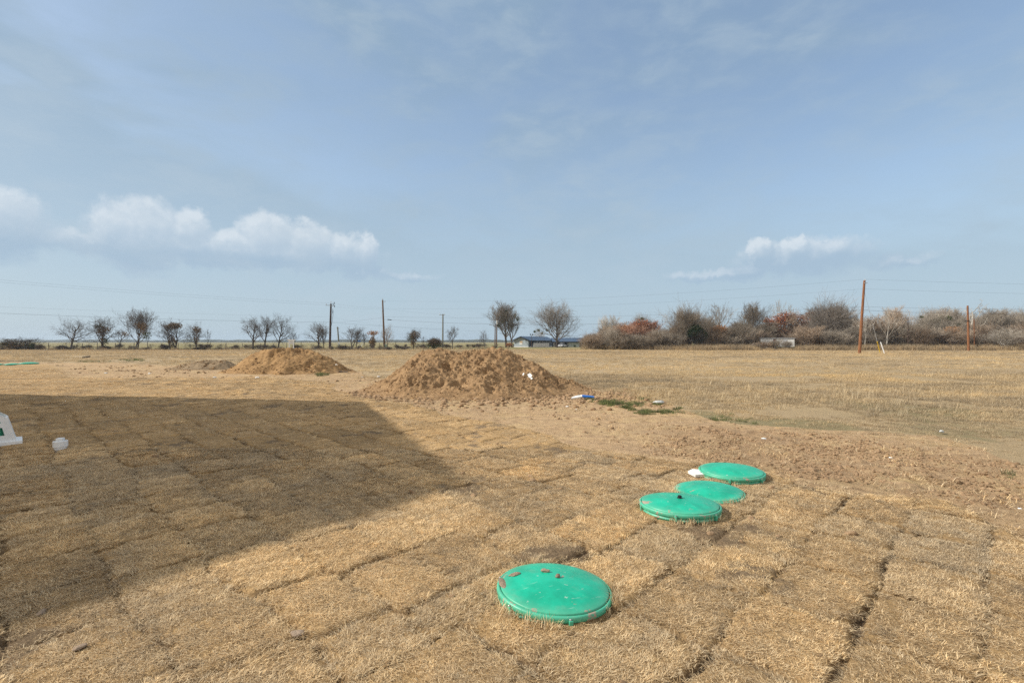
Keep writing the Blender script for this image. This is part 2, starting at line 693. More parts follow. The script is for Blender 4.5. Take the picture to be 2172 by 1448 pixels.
M_HEAP = make_dirt_mat('grey_heap_dirt', (0.13, 0.095, 0.06), (0.25, 0.18, 0.11), (0.34, 0.25, 0.15), och=0.2)
M_LID = make_lid_mat()
M_BARK_D = make_bark('dark_bark', (0.055, 0.045, 0.038), (0.12, 0.10, 0.085))
M_BARK_G = make_bark('grey_bark', (0.14, 0.118, 0.098), (0.24, 0.20, 0.165))
M_BARK_P = make_bark('pale_bark', (0.34, 0.31, 0.26), (0.55, 0.50, 0.43))
M_TWIG_D = make_bark('dark_twigs', (0.075, 0.062, 0.052), (0.145, 0.118, 0.095))
M_TWIG_G = make_bark('grey_twigs', (0.21, 0.175, 0.135), (0.36, 0.305, 0.24))
M_TWIG_H = make_bark('house_tree_twigs', (0.17, 0.145, 0.12), (0.29, 0.25, 0.21))
M_TWIG_B = make_bark('brown_twigs', (0.24, 0.178, 0.125), (0.38, 0.29, 0.21))
M_TWIG_R = make_bark('reddish_twigs', (0.30, 0.16, 0.105), (0.46, 0.27, 0.185))
M_TWIG_P = make_bark('pale_twigs', (0.31, 0.27, 0.22), (0.46, 0.41, 0.34))
M_LEAF_R = make_bark('rust_leaves', (0.17, 0.055, 0.025), (0.34, 0.125, 0.055), 9.0)
M_LEAF_O = make_bark('orange_leaves', (0.26, 0.12, 0.05), (0.42, 0.22, 0.09), 9.0)
M_LEAF_G = make_bark('vine_leaves', (0.045, 0.062, 0.02), (0.11, 0.125, 0.042), 9.0)
M_LEAF_E = make_bark('evergreen_leaves', (0.022, 0.04, 0.014), (0.055, 0.085, 0.028), 9.0)
M_LEAF_B = make_bark('brown_vine_leaves', (0.13, 0.085, 0.04), (0.27, 0.17, 0.08), 9.0)

# ------------------------------------------------------------------ ground shape and zones
SOD = [(-9000, 830), (-400, 806), (0, 801), (260, 802), (560, 800), (690, 812), (745, 842), (800, 852), (880, 862), (960, 884),
       (1085, 903), (1130, 914), (1215, 944), (1290, 963), (1400, 979), (1480, 984), (1560, 989), (1640, 1010),
       (1700, 1030), (1800, 1050), (1900, 1056), (1990, 1063), (2080, 1110), (2172, 1160), (2450, 1290), (2900, 1500), (4200, 2600)]
SOD_P = [G(*q) for q in SOD] + [(9, -12), (-60, -12)]
SOD2_P = [G(*q) for q in [(-260, 772), (112, 774), (156, 808), (-260, 811)]]
FIELD = [(-1400, 764), (-200, 766), (0, 768), (280, 770), (360, 776), (470, 774), (740, 786), (800, 800), (1000, 806), (1255, 822), (1310, 842),
         (1440, 862), (1500, 886), (1600, 902), (1700, 910), (1850, 915), (2000, 930), (2100, 955), (2172, 985), (2500, 1060), (3600, 1300)]
FIELD_P = [G(*q) for q in FIELD] + [(3000, 3), (3000, 4000), (-3000, 4000), (-3000, 30)]
CLOD_P = [G(*q) for q in [(1420, 915), (1500, 900), (1700, 920), (1950, 950), (2172, 1000), (2172, 1080), (2040, 1070), (1990, 1060),
                          (1700, 1028), (1560, 986), (1420, 976)]]
LIDS = [  # x, y, radius, tilt x, tilt y, rotation
    (0.237, 2.80, 0.322, 0.0, 3.2, 0.4), (1.415, 4.20, 0.330, 1.0, 1.5, 1.9),
    (1.86, 4.70, 0.315, -1.5, 1.5, 3.3), (2.345, 5.32, 0.330, 0.5, 0.5, 5.0)]


def sod_fields(x, y):
    wx = x + 0.22 * (fbm(x * 0.9, y * 0.9, 3, 3) - 0.5) + 0.028 * (vnoise(x * 7, y * 7, 4) - 0.5)
    wy = y + 0.22 * (fbm(x * 0.9, y * 0.9, 7, 3) - 0.5) + 0.028 * (vnoise(x * 7, y * 7, 8) - 0.5)
    d = 0.718 * wx - 0.696 * wy
    n = 0.696 * wx + 0.718 * wy
    right = d > -1.92
    a = np.where(right, d, n)
    b = np.where(right, n, d)
    wdt, tl = 0.48, 0.66
    row = np.floor(a / wdt)
    ra = a - row * wdt
    offs = _hash(row.astype(np.int64), right.astype(np.int64), 21) * tl
    bb = b + offs
    k = np.floor(bb / tl)
    rb = bb - k * tl
    ri = row.astype(np.int64)
    ki = k.astype(np.int64)
    sd = right.astype(np.int64) * 977
    nz = vnoise(x * 3.1, y * 3.1, 91)

    def opn(h):
        return -0.004 + 0.026 * np.clip(h - 0.25, 0, 1) * sstep(nz, 0.30, 0.85) + 0.004 * h
    e = np.minimum(ra - opn(_hash(ri + sd, ki // 2, 5)), (wdt - ra) - opn(_hash(ri + 1 + sd, ki // 2, 5)))
    e = np.minimum(e, rb - opn(_hash(ri + sd, ki, 6)))
    e = np.minimum(e, (tl - rb) - opn(_hash(ri + sd, ki + 1, 6)))
    tr = _hash(ri + sd, ki, 12)
    return e, tr, ra - wdt / 2, rb - tl / 2, _hash(ri + sd, ki, 55)


def zones(x, y):
    jx = x + 0.25 * (fbm(x * 1.3, y * 1.3, 41, 4) - 0.5) * np.clip(y / 6, 0.4, 3)
    jy = y + 0.35 * (fbm(x * 1.3, y * 1.3, 47, 4) - 0.5) * np.clip(y / 6, 0.4, 3)
    sod = in_poly(jx, jy, SOD_P)
    sod2 = in_poly(x, y, SOD2_P)
    fld = in_poly(jx, jy, FIELD_P) & ~sod & ~sod2
    return (sod | sod2), fld, ~(sod | sod2 | fld), in_poly(jx, jy, CLOD_P)


def bare_noise(x, y):
    return fbm(x * 2.1 + 3, y * 2.1, 61, 5, 0.62)


def ground_z(x, y, full=False):
    x = np.asarray(x, float)
    y = np.asarray(y, float)
    sod, fld, dirt, clod = zones(x, y)
    near = np.clip(1.0 - (np.hypot(x, y) - 30) / 40, 0, 1)
    z = 0.05 * (fbm(x * 0.35, y * 0.35, 71, 3) - 0.5) * near
    e, tr, la, lb, tr2 = sod_fields(x, y)
    top = 0.026 + 0.012 * (tr - 0.5) + 0.05 * la * (tr2 - 0.5) + 0.05 * lb * (tr - 0.5)
    top = top + 0.014 * (fbm(x * 5, y * 5, 75, 3) - 0.5)
    slab = sstep(e, -0.006, 0.030)
    z = z + np.where(sod, -0.018 + (top + 0.020) * slab, 0.0)
    rough = 0.05 * (fbm(x * 1.6, y * 2.0, 81, 6, 0.62) - 0.5)
    cl = np.maximum(0, fbm(x * 9, y * 9, 85, 4, 0.6) - 0.48) * 0.09
    z = z + np.where(dirt, rough * near * 1.3 + np.where(clod, cl, cl * 0.35) * near, 0.0)
    z = z + np.where(fld, (0.04 * (fbm(x * 1.1, y * 1.1, 87, 4) - 0.5)) * near, 0.0)
    if full:
        return z, sod, fld, dirt, clod, e, tr
    return z


def axis(start, stop, fine0, fine1, step, grow):
    pts = list(np.arange(fine0, fine1, step))
    s, p = step, pts[-1]
    while p < stop:
        s *= grow
        p += s
        pts.append(p)
    s, p = step, pts[0]
    lo = []
    while p > start:
        s *= grow
        p -= s
        lo.append(p)
    return np.array(lo[::-1] + pts)


xs = axis(-3000, 3000, -9.0, 7.0, 0.028, 1.05)
ys = axis(-40, 5200, 1.7, 7.0, 0.021, 1.0145)
GX, GY = np.meshgrid(xs, ys)
nx, ny = len(xs), len(ys)
fx, fy = GX.ravel(), GY.ravel()
gz, g_sod, g_fld, g_dirt, g_clod, g_e, g_tr = ground_z(fx, fy, True)
idx = np.arange(nx * ny).reshape(ny, nx)
quads = np.stack([idx[:-1, :-1].ravel(), idx[:-1, 1:].ravel(), idx[1:, 1:].ravel(), idx[1:, :-1].ravel()], 1)
me = np_mesh('ground', np.stack([fx, fy, gz], 1), quads)
smooth(me)
bn = bare_noise(fx, fy)
bare = np.clip(1.0 - sstep(g_e, 0.0, 0.016), 0, 1)
bare = np.maximum(bare, sstep(bn, 0.66, 0.74) * 0.8)
tint = (g_tr - 0.5) * 1.1 * g_sod + (fbm(fx * 0.25, fy * 0.25, 99, 4) - 0.5) * 0.8
green = sstep(fbm(fx * 0.5, fy * 0.35, 103, 4), 0.52, 0.66) * (fx > 3) * (fy < 12) * (fy > 5) * 0.5
add_attr(me, 'm_sod', g_sod.astype(float))
add_attr(me, 'm_dirt', g_dirt.astype(float))
add_attr(me, 'bare', bare)
cj = [in_poly(fx + dx, fy + dy, CLOD_P).astype(float) for dx, dy in ((0, 0), (0.25, 0.2), (-0.25, 0.2), (0.5, -0.2), (-0.5, -0.2), (0.0, 0.45), (0.0, -0.4))]
add_attr(me, 'cloddy', sum(cj) / len(cj) * g_dirt * sstep(fbm(fx * 1.5, fy * 1.8, 107, 5, 0.6), 0.30, 0.60))
add_attr(me, 'tint', tint)
add_attr(me, 'green', green * g_fld)
ground = link('ground', me, M_GROUND)
tag(ground, 'flat ground of laid dead sod, bare tan dirt and dry field', kind='structure')

# ------------------------------------------------------------------ grass, weeds and clods (scattered copies)
HIDDEN = {}


def proto_collection(name, meshes):
    c = bpy.data.collections.new(name)
    for i, (m_, mt) in enumerate(meshes):
        o = bpy.data.objects.new("%s_%02d" % (name, i), m_)
        if not m_.materials:
            m_.materials.append(mt)
        c.objects.link(o)
    return c


def tuft(nb, rad, l0, l1, wd, lean0, lean1, dirspread, seed, br0=0.15, br1=1.0, curl=0.6):
    """a little cushion of curved blades; most of them comb towards +x"""
    g = np.random.default_rng(seed)
    a = g.uniform(0, 2 * np.pi, nb)
    r = rad * np.sqrt(g.uniform(0, 1, nb))
    bx, by = r * np.cos(a), r * np.sin(a)
    th = g.normal(0, dirspread, nb)
    ln = g.uniform(l0, l1, nb)
    le = g.uniform(lean0, lean1, nb)
    le2 = np.minimum(le + g.uniform(0.1, curl, nb), 1.75)
    w_ = wd * g.uniform(0.6, 1.3, nb)
    dx, dy = np.cos(th), np.sin(th)
    th2 = th + g.normal(0, 0.5, nb)
    px_, py_ = -np.sin(th), np.cos(th)
    mx = bx + dx * np.sin(le) * ln * 0.5
    my = by + dy * np.sin(le) * ln * 0.5
    mz = np.cos(le) * ln * 0.5
    tx = mx + np.cos(th2) * np.sin(le2) * ln * 0.5
    ty = my + np.sin(th2) * np.sin(le2) * ln * 0.5
    tz = np.maximum(mz + np.cos(le2) * ln * 0.5, 0.002)
    v = np.zeros((nb, 5, 3))
    v[:, 0] = np.stack([bx - px_ * w_ / 2, by - py_ * w_ / 2, np.full(nb, -0.008)], 1)
    v[:, 1] = np.stack([bx + px_ * w_ / 2, by + py_ * w_ / 2, np.full(nb, -0.008)], 1)
    v[:, 2] = np.stack([mx + px_ * w_ * 0.42, my + py_ * w_ * 0.42, mz], 1)
    v[:, 3] = np.stack([mx - px_ * w_ * 0.42, my - py_ * w_ * 0.42, mz], 1)
    v[:, 4] = np.stack([tx, ty, tz], 1)
    b = np.arange(nb) * 5
    me_ = np_mesh('tuft', v.reshape(-1, 3), np.stack([b, b + 1, b + 2, b + 3], 1), np.stack([b + 3, b + 2, b + 4], 1))
    add_attr(me_, 'br', np.repeat(g.uniform(br0, br1, nb), 5))
    return me_


def scatter_group(coll):
    ng = bpy.data.node_groups.new("scatter_" + coll.name, 'GeometryNodeTree')
    ng.interface.new_socket("Geometry", in_out='INPUT', socket_type='NodeSocketGeometry')
    ng.interface.new_socket("Geometry", in_out='OUTPUT', socket_type='NodeSocketGeometry')
    q = NT(ng)
    gi, go = q.n('NodeGroupInput'), q.n('NodeGroupOutput')
    ci = q.n('GeometryNodeCollectionInfo')
    ci.inputs['Collection'].default_value = coll
    ci.inputs['Separate Children'].default_value = True
    ci.inputs['Reset Children'].default_value = True
    ip = q.n('GeometryNodeInstanceOnPoints')
    q.link(gi.outputs[0], ip.inputs['Points'])
    q.link(ci.outputs[0], ip.inputs['Instance'])
    ip.inputs['Pick Instance'].default_value = True

    def na(name, t):
        nd = q.n('GeometryNodeInputNamedAttribute', data_type=t)
        nd.inputs[0].default_value = name
        return nd.outputs[0]
    q.link(na('idx', 'INT'), ip.inputs['Instance Index'])
    e2r = q.n('FunctionNodeEulerToRotation')
    q.link(na('rot', 'FLOAT_VECTOR'), e2r.inputs[0])
    q.link(e2r.outputs[0], ip.inputs['Rotation'])
    q.link(na('scl', 'FLOAT_VECTOR'), ip.inputs['Scale'])
    q.link(ip.outputs[0], go.inputs[0])
    return ng


def scatter(name, coll, pts, rz, scl, tint, label, tilt=None, idx_=None):
    n = len(pts)
    m_ = bpy.data.meshes.new(name)
    m_.vertices.add(n)
    m_.vertices.foreach_set('co', np.asarray(pts, np.float32).ravel())
    rot = np.zeros((n, 3))
    rot[:, 2] = rz
    if tilt is not None:
        rot[:, :2] = tilt
    scl = np.asarray(scl, float)
    if scl.ndim == 1:
        scl = np.repeat(scl[:, None], 3, 1)
    add_attr(m_, 'rot', rot, 'FLOAT_VECTOR')
    add_attr(m_, 'scl', scl, 'FLOAT_VECTOR')
    add_attr(m_, 'tint', tint)
    add_attr(m_, 'idx', idx_ if idx_ is not None else rng.integers(0, len(coll.objects), n), 'INT')
    o = link(name, m_)
    md = o.modifiers.new('scatter', 'NODES')
    md.node_group = scatter_group(coll)
    tag(o, label, kind='stuff')
    return o


def wedge(n, d0, d1, power=1.0, half=1.16, marg=1.2):
    """n random points in front of the camera, between two distances"""
    u = rng.uniform(0, 1, n)
    d = (d0 ** (2 * power) + u * (d1 ** (2 * power) - d0 ** (2 * power))) ** (1 / (2 * power))
    x = rng.uniform(-1, 1, n) * (half * d + marg)
    return x, d


def off_lids(x, y, pad=0.0):
    ok = np.ones(len(x), bool)
    for lx, ly, lr, *_ in LIDS:
        ok &= np.hypot(x - lx, y - ly) > lr + pad
    return ok


# short dormant sod
c_sod = proto_collection('sod_tuft', [(tuft(44, 0.042, 0.018, 0.050, 0.0025, 0.95, 1.5, 1.0, 100 + i, 0.0, 1.0, curl=0.45), M_SODBLADE) for i in range(6)]
                         + [(tuft(26, 0.040, 0.03, 0.075, 0.0023, 0.7, 1.4, 1.3, 140 + i, 0.4, 1.0, 0.8), M_SODBLADE) for i in range(2)])
xa, ya = wedge(76000, 1.75, 6.6)
xb, yb = wedge(90000, 6.6, 26.0, 0.62)
x, y = np.concatenate([xa, xb]), np.concatenate([ya, yb])
z, zs, zf, zd, zc, ze, ztr = ground_z(x, y, True)
zs = zones(x + rng.normal(0, 0.14, len(x)), y + rng.normal(0, 0.16, len(x)))[0]
bnz = bare_noise(x, y)
keep = zs & (ze > 0.016 - 0.016 * rng.uniform(0, 1, len(x)) ** 2) & (bnz < rng.normal(0.73, 0.05, len(x))) & (off_lids(x, y, 0.045) | ((rng.uniform(0, 1, len(x)) < 0.33) & off_lids(x, y, 0.0)))
x, y, z, ztr, ze = x[keep], y[keep], z[keep], ztr[keep], ze[keep]
tn = (ztr - 0.5) * 0.6 + (fbm(x * 1.6, y * 1.6, 203, 5, 0.65) - 0.5) * 2.1 + 0.06 + rng.normal(0, 0.22, len(x)) - 0.35 * (1 - sstep(ze, 0.01, 0.07))
rz = ztr * 37.0 + (fbm(x * 1.5, y * 1.5, 207, 3) - 0.5) * 5 + rng.normal(0, 1.0, len(x))
sh = rng.uniform(0.62, 1.02, len(x)) * np.where(y > 7, 1.0 + (y - 7) * 0.05, 1.0)
hz = 0.38 + 0.50 * fbm(x * 1.7, y * 1.7, 211, 4)
scatter('dormant_sod_grass', c_sod, np.stack([x, y, z], 1), rz, np.stack([sh, sh, sh * hz], 1), tn,
        'short dry tan grass growing on the laid sod slabs',
        idx_=np.where(rng.uniform(0, 1, len(x)) < 0.88, rng.integers(0, 6, len(x)), rng.integers(6, 8, len(x))))

# longer blades leaning over the lid rims
rx_, ry_, rr_ = [], [], []
for lx, ly, lr, *_ in LIDS:
    for _ in range(90):
        a = random.uniform(0, 6.283)
        d_ = lr + random.uniform(0.004, 0.05)
        if random.random() < 0.5 + 0.5 * math.sin(a * 3 + lx * 9):
            rx_.append(lx + d_ * math.cos(a))
            ry_.append(ly + d_ * math.sin(a))
            rr_.append(a + math.pi + random.gauss(0, 1.0))
rx_, ry_ = np.array(rx_), np.array(ry_)
c_rim = proto_collection('rim_tuft', [(tuft(26, 0.03, 0.03, 0.085, 0.0025, 0.2, 1.2, 0.9, 170 + i, 0.1, 1.0, 0.7), M_SODBLADE) for i in range(3)])
okr = off_lids(rx_, ry_, 0.0)
scatter('rim_grass', c_rim, np.stack([rx_, ry_, ground_z(rx_, ry_)], 1)[okr], np.array(rr_)[okr], rng.uniform(0.7, 1.2, okr.sum()), rng.normal(-0.2, 0.3, okr.sum()),
        'longer dry grass leaning over the rims of the green lids')

# straw and stray tufts on the dirt track
c_stray = proto_collection('stray_tuft', [(tuft(26, 0.10, 0.03, 0.09, 0.0035, 0.9, 1.5, 2.2, 160 + i, 0.1, 0.9), M_SODBLADE) for i in range(4)])
x, y = wedge(16000, 3.2, 30.0, 0.7)
z, zs, zf, zd, zc, ze, ztr = ground_z(x, y, True)
keep = zd & (fbm(x * 0.9, y * 0.9, 221, 4) > rng.normal(0.48, 0.06, len(x))) & off_lids(x, y, 0.02)
x, y, z = x[keep], y[keep], z[keep]
scatter('scattered_straw', c_stray, np.stack([x, y, z], 1), rng.uniform(0, 6.28, len(x)), rng.uniform(0.6, 1.5, len(x)),
        rng.normal(-0.2, 0.4, len(x)), 'loose dry straw lying on the bare tan dirt')

# dead field grass
c_fld = proto_collection('field_tuft', [(tuft(60, 0.16, 0.05, 0.16, 0.005, 0.2, 1.3, 2.6, 180 + i), M_FIELDBLADE) for i in range(4)]
                         + [(tuft(22, 0.12, 0.14, 0.34, 0.0045, 0.05, 0.6, 2.6, 190 + i, 0.5, 1.0), M_FIELDBLADE) for i in range(2)])
xa, ya = wedge(26000, 6.0, 22.0, 0.8)
xb, yb = wedge(52000, 22.0, 92.0, 0.6)
x, y = np.concatenate([xa, xb]), np.concatenate([ya, yb])
z, zs, zf, zd, zc, ze, ztr = ground_z(x, y, True)
zf = zones(x + rng.normal(0, 0.45, len(x)), y + rng.normal(0, 0.35, len(x)) * np.clip(y / 8, 1, 4))[1] & ~zs
gr = fbm(x * 0.5, y * 0.5, 231, 4)
keep = zf & (gr > rng.normal(0.38, 0.06, len(x)))
x, y, z, gr = x[keep], y[keep], z[keep], gr[keep]
tall = rng.uniform(0, 1, len(x)) < 0.10 * sstep(fbm(x * 0.22, y * 0.15, 233, 3), 0.45, 0.62)
sz = rng.uniform(0.55, 1.1, len(x)) * np.where(y > 22, 1.0 + (y - 22) * 0.015, 1.0) * np.where(x > 0, np.clip((y - 3) / 9, 0.35, 1), 1)
sz = np.where(tall, rng.uniform(0.6, 1.1, len(x)), sz)
tn = (fbm(x * 0.10, y * 0.22, 235, 5, 0.6) - 0.5) * 2.8 + (fbm(x * 0.7, y * 0.9, 239, 4, 0.6) - 0.5) * 1.6 + rng.normal(0, 0.3, len(x)) - 0.35 * (fbm(x * 0.6, y * 0.6, 237, 3) > 0.56)
flat = np.where(tall, 1.0, 0.75)
scatter('field_grass', c_fld, np.stack([x, y, z], 1), rng.uniform(0, 6.28, len(x)), np.stack([sz, sz, sz * flat], 1), tn,
        'dead straw coloured grass covering the open field',
        idx_=np.where(tall, rng.integers(4, 6, len(x)), rng.integers(0, 4, len(x))))

# fresh green weeds by the big mound
c_weed = proto_collection('weed_tuft', [(tuft(45, 0.09, 0.05, 0.14, 0.007, 0.1, 1.2, 3.0, 240 + i), M_WEED) for i in range(3)])
wp = []
for cx, cy, rx, ry, n in [(1285, 855, 22, 3, 30), (1305, 857, 25, 4, 42), (1345, 858, 16, 4, 24), (1358, 849, 14, 3, 14), (1393, 857, 16, 3, 22),
                          (1332, 865, 10, 2, 12), (1343, 870, 8, 2, 8), (1372, 876, 18, 4, 36), (1412, 875, 24, 3, 30), (1438, 868, 8, 2, 8),
                          (1252, 849, 10, 2, 9), (278, 764, 22, 2, 30), (190, 767, 30, 1, 18), (480, 775, 10, 3, 8), (682, 795, 14, 2, 14),
                          (1530, 889, 20, 6, 9), (1585, 893, 22, 6, 7), (2140, 1012, 5, 3, 2)]:
    for _ in range(n):
        gx, gy = G(cx + random.gauss(0, rx * 0.6), cy + random.gauss(0, ry * 0.6))
        wp.append((gx, gy))
wp = np.array(wp)
wz = ground_z(wp[:, 0], wp[:, 1])
scatter('green_weeds', c_weed, np.column_stack([wp, wz]), rng.uniform(0, 6.28, len(wp)), rng.uniform(0.5, 1.15, len(wp)) * np.clip(wp[:, 1] / 14, 0.6, 1.4),
        rng.normal(0, 0.5, len(wp)), 'patches of low green weeds between dirt and dry field')


# dirt clods
def clod_mesh(seed, rough=0.35):
    bm = bmesh.new()
    bmesh.ops.create_icosphere(bm, subdivisions=3, radius=1.0)
    g = np.random.default_rng(seed)
    ax = g.normal(size=(14, 3))
    ph = g.uniform(0, 6.28, 14)
    fr = g.uniform(1.5, 6.0, 14)
    for v in bm.verts:
        p = np.array(v.co)
        s = sum(math.sin(float(ax[i] @ p) * fr[i] * 0.6 + ph[i]) / fr[i] for i in range(14))
        k = 1.0 + rough * s * 0.45
        v.co = v.co * k
        v.co.z *= 0.62
    m_ = bpy.data.meshes.new('clod')
    bm.to_mesh(m_)
    bm.free()
    return m_


c_clod = proto_collection('clod', [(clod_mesh(300 + i), M_CLOD) for i in range(6)])
pts = []
# crumbly strip behind the lids
xa, ya = wedge(150000, 4.0, 10.0, 0.8)
zz, zs, zf, zd, zc, ze, ztr = ground_z(xa, ya, True)
k1 = zd & in_poly(xa + rng.normal(0, 0.35, len(xa)), ya + rng.normal(0, 0.3, len(xa)), CLOD_P) & (fbm(xa * 2.4, ya * 2.4, 251, 5, 0.65) > rng.normal(0.475, 0.04, len(xa)))
s1 = 0.003 + 0.016 * rng.uniform(0, 1, k1.sum()) ** 3.0 + 0.026 * rng.uniform(0, 1, k1.sum()) * (rng.uniform(0, 1, k1.sum()) < 0.02)
# thinner all over the dirt
xb, yb = wedge(15000, 3.5, 30.0, 0.7)
zz2, zs2, zf2, zd2, zc2, _, _ = ground_z(xb, yb, True)
k2 = zd2 & (fbm(xb * 0.7, yb * 0.7, 255, 4) > rng.normal(0.55, 0.06, len(xb))) & off_lids(xb, yb, 0.03)
s2 = (0.006 + 0.032 * rng.uniform(0, 1, k2.sum()) ** 3.0) * np.clip(yb[k2] / 9, 0.8, 1.8)
# rubble round the toe of the big mound and its right tail
xc = rng.uniform(-4.6, 3.6, 4200)
yc = rng.normal(12.9, 0.95, 4200)
zz3, zs3, zf3, zd3, zc3, _, _ = ground_z(xc, yc, True)
k3 = ~zs3
s3 = 0.010 + 0.055 * rng.uniform(0, 1, k3.sum()) ** 4.0
# a few on the sod
xd, yd = wedge(260, 1.9, 7.0)
zz4, zs4, *_ = ground_z(xd, yd, True)
k4 = zs4 & off_lids(xd, yd, 0.03) & (bare_noise(xd, yd) > 0.52)
s4 = 0.008 + 0.026 * rng.uniform(0, 1, k4.sum()) ** 2
X = np.concatenate([xa[k1], xb[k2], xc[k3], xd[k4]])
Y = np.concatenate([ya[k1], yb[k2], yc[k3], yd[k4]])
Z = np.concatenate([zz[k1], zz2[k2], zz3[k3], zz4[k4]])
SC = np.concatenate([s1, s2, s3, s4])
asp = rng.uniform(0.75, 1.35, (len(X), 3))
scatter('dirt_clods', c_clod, np.stack([X, Y, Z + SC * 0.15], 1), rng.uniform(0, 6.28, len(X)), SC[:, None] * asp, rng.normal(0, 0.4, len(X)),
        'small clods of dry brown dirt strewn over bare ground', tilt=rng.normal(0, 0.3, (len(X), 2)))


# ------------------------------------------------------------------ mounds of dug earth
def mound(name, sil, Dc, front, back, mat, label, seed, step, rough=1.0, low=0.0):
    """sil: crest outline in photo pixels, standing Dc metres away"""
    cx = np.array([(p[0] - 1086) * Dc / F for p in sil])
    cz = np.array([max(0.0, CH - (p[1] - HZ) * Dc / F) for p in sil])
    cz = np.maximum(0, cz - low)
    x0, x1 = cx[0] - 0.5, cx[-1] + 0.5
    gx = np.arange(x0, x1, step)
    gy = np.arange(Dc - front - 0.5, Dc + back + 0.5, step)
    XX, YY = np.meshgrid(gx, gy)
    xf, yf = XX.ravel(), YY.ravel()
    wob = 0.35 * (fbm(xf * 0.9, yf * 0.9, seed + 1, 3) - 0.5)
    prof = np.interp(xf + wob, cx, cz, left=0, right=0)
    t = (yf + 0.9 * (fbm(xf * 0.8, yf * 0.8, seed + 2, 3) - 0.5) - Dc)
    hm = np.maximum(cz.max(), 0.01)
    reach = np.where(t < 0, front, back) * (0.55 + 0.45 * prof / hm)
    u = np.clip(np.abs(t) / reach, 0, 1)
    cross = np.clip(1.0 - u ** 1.05, 0, 1) ** 1.12
    h = prof * cross
    env = sstep(h, 0.0, 0.25)
    lump = (fbm(xf * 1.6, yf * 1.6, seed + 5, 5, 0.6) - 0.5) * 0.42
    rid = np.abs(fbm(xf * 3.4, yf * 3.4, seed + 9, 5, 0.62) - 0.5)
    crumb = np.maximum(0, fbm(xf * 11, yf * 11, seed + 13, 4, 0.65) - 0.5)
    bite = np.maximum(0, fbm(xf * 2.2 + 9, yf * 2.2, seed + 17, 4) - 0.60)
    h = h + env * rough * (lump * np.clip(h / 0.6, 0.2, 1) * 0.42 - rid * 0.20 + crumb * 0.26 - bite * 0.9) + env * 0.06
    z_ = np.where(h > 0.015, h, -0.06)
    keepv = (h > -0.05)
    base = 0.0
    idm = np.arange(len(gx) * len(gy)).reshape(len(gy), len(gx))
    qd = np.stack([idm[:-1, :-1].ravel(), idm[:-1, 1:].ravel(), idm[1:, 1:].ravel(), idm[1:, :-1].ravel()], 1)
    up = (z_[qd] > -0.05).any(1)
    qd = qd[up]
    used = np.unique(qd)
    remap = -np.ones(len(z_), int)
    remap[used] = np.arange(len(used))
    m_ = np_mesh(name, np.stack([xf, yf, z_ + base], 1)[used], remap[qd])
    smooth(m_)
    o = link(name, m_, mat)
    tag(o, label, 'dirt mound', 'mounds of dug earth')
    return o, (lambda qx, qy: float(np.interp(qx, cx, cz)))


m1, _ = mound('dirt_mound', [(770, 815), (800, 804), (830, 790), (855, 770), (876, 752), (895, 738), (930, 733), (965, 737), (1000, 735), (1030, 731), (1052, 733),
                             (1080, 738), (1100, 750), (1130, 761), (1150, 776), (1170, 789), (1190, 797), (1215, 801), (1245, 812), (1275, 824)],
              15.4, 3.1, 2.6, M_MOUND, 'largest mound of brown clumpy earth with white scraps on its right flank', 400, 0.027, 1.0, 0.13)
m2, _ = mound('dirt_mound', [(468, 790), (490, 776), (520, 757), (545, 743), (575, 737), (610, 734), (640, 736), (665, 742), (690, 752), (712, 764), (735, 780), (755, 790)],
              23.6, 1.9, 2.6, M_MOUND2, 'second mound of smoother orange earth, below the white sign frame', 430, 0.045, 0.75, 0.12)
m3, _ = mound('dirt_mound', [(350, 781), (385, 771), (415, 765), (445, 761), (475, 762), (505, 773), (520, 780)],
              26.5, 1.2, 1.6, M_HEAP, 'low grey brown heap of earth left of the orange mound', 460, 0.05, 0.6, 0.10)

# loose clods all over the mounds
vs, ss = [], []
for mo, n_, big in ((m1, 9000, 0.62), (m2, 2600, 1.0), (m3, 700, 1.1)):
    co = np.zeros(len(mo.data.vertices) * 3, np.float32)
    mo.data.vertices.foreach_get('co', co)
    co = co.reshape(-1, 3)
    co = co[co[:, 2] > 0.03]
    w_ = 0.25 + (fbm(co[:, 0] * 1.2, co[:, 1] * 1.2, 477, 4) > 0.5)
    vs.append(co[rng.choice(len(co), n_, p=w_ / w_.sum())] + rng.normal(0, 0.008, (n_, 3)))
    ss.append(big * (0.007 + 0.042 * rng.uniform(0, 1, n_) ** 6))
V_, S_ = np.concatenate(vs), np.concatenate(ss)
c_mclod = proto_collection('mound_clod', [(with_mat_early, M_MOUND) for with_mat_early in (clod_mesh(340 + i, 0.5) for i in range(5))])
scatter('mound_clods', c_mclod, V_, rng.uniform(0, 6.28, len(V_)), S_[:, None] * rng.uniform(0.75, 1.35, (len(V_), 3)), rng.normal(0, 0.4, len(V_)),
        'loose clods lying on the dug earth mounds', tilt=rng.normal(0, 0.5, (len(V_), 2)))

# ------------------------------------------------------------------ green riser lids
M_BLACK = simple('black_plastic', (0.012, 0.012, 0.013), (0.03, 0.03, 0.03), 20, 0.5)


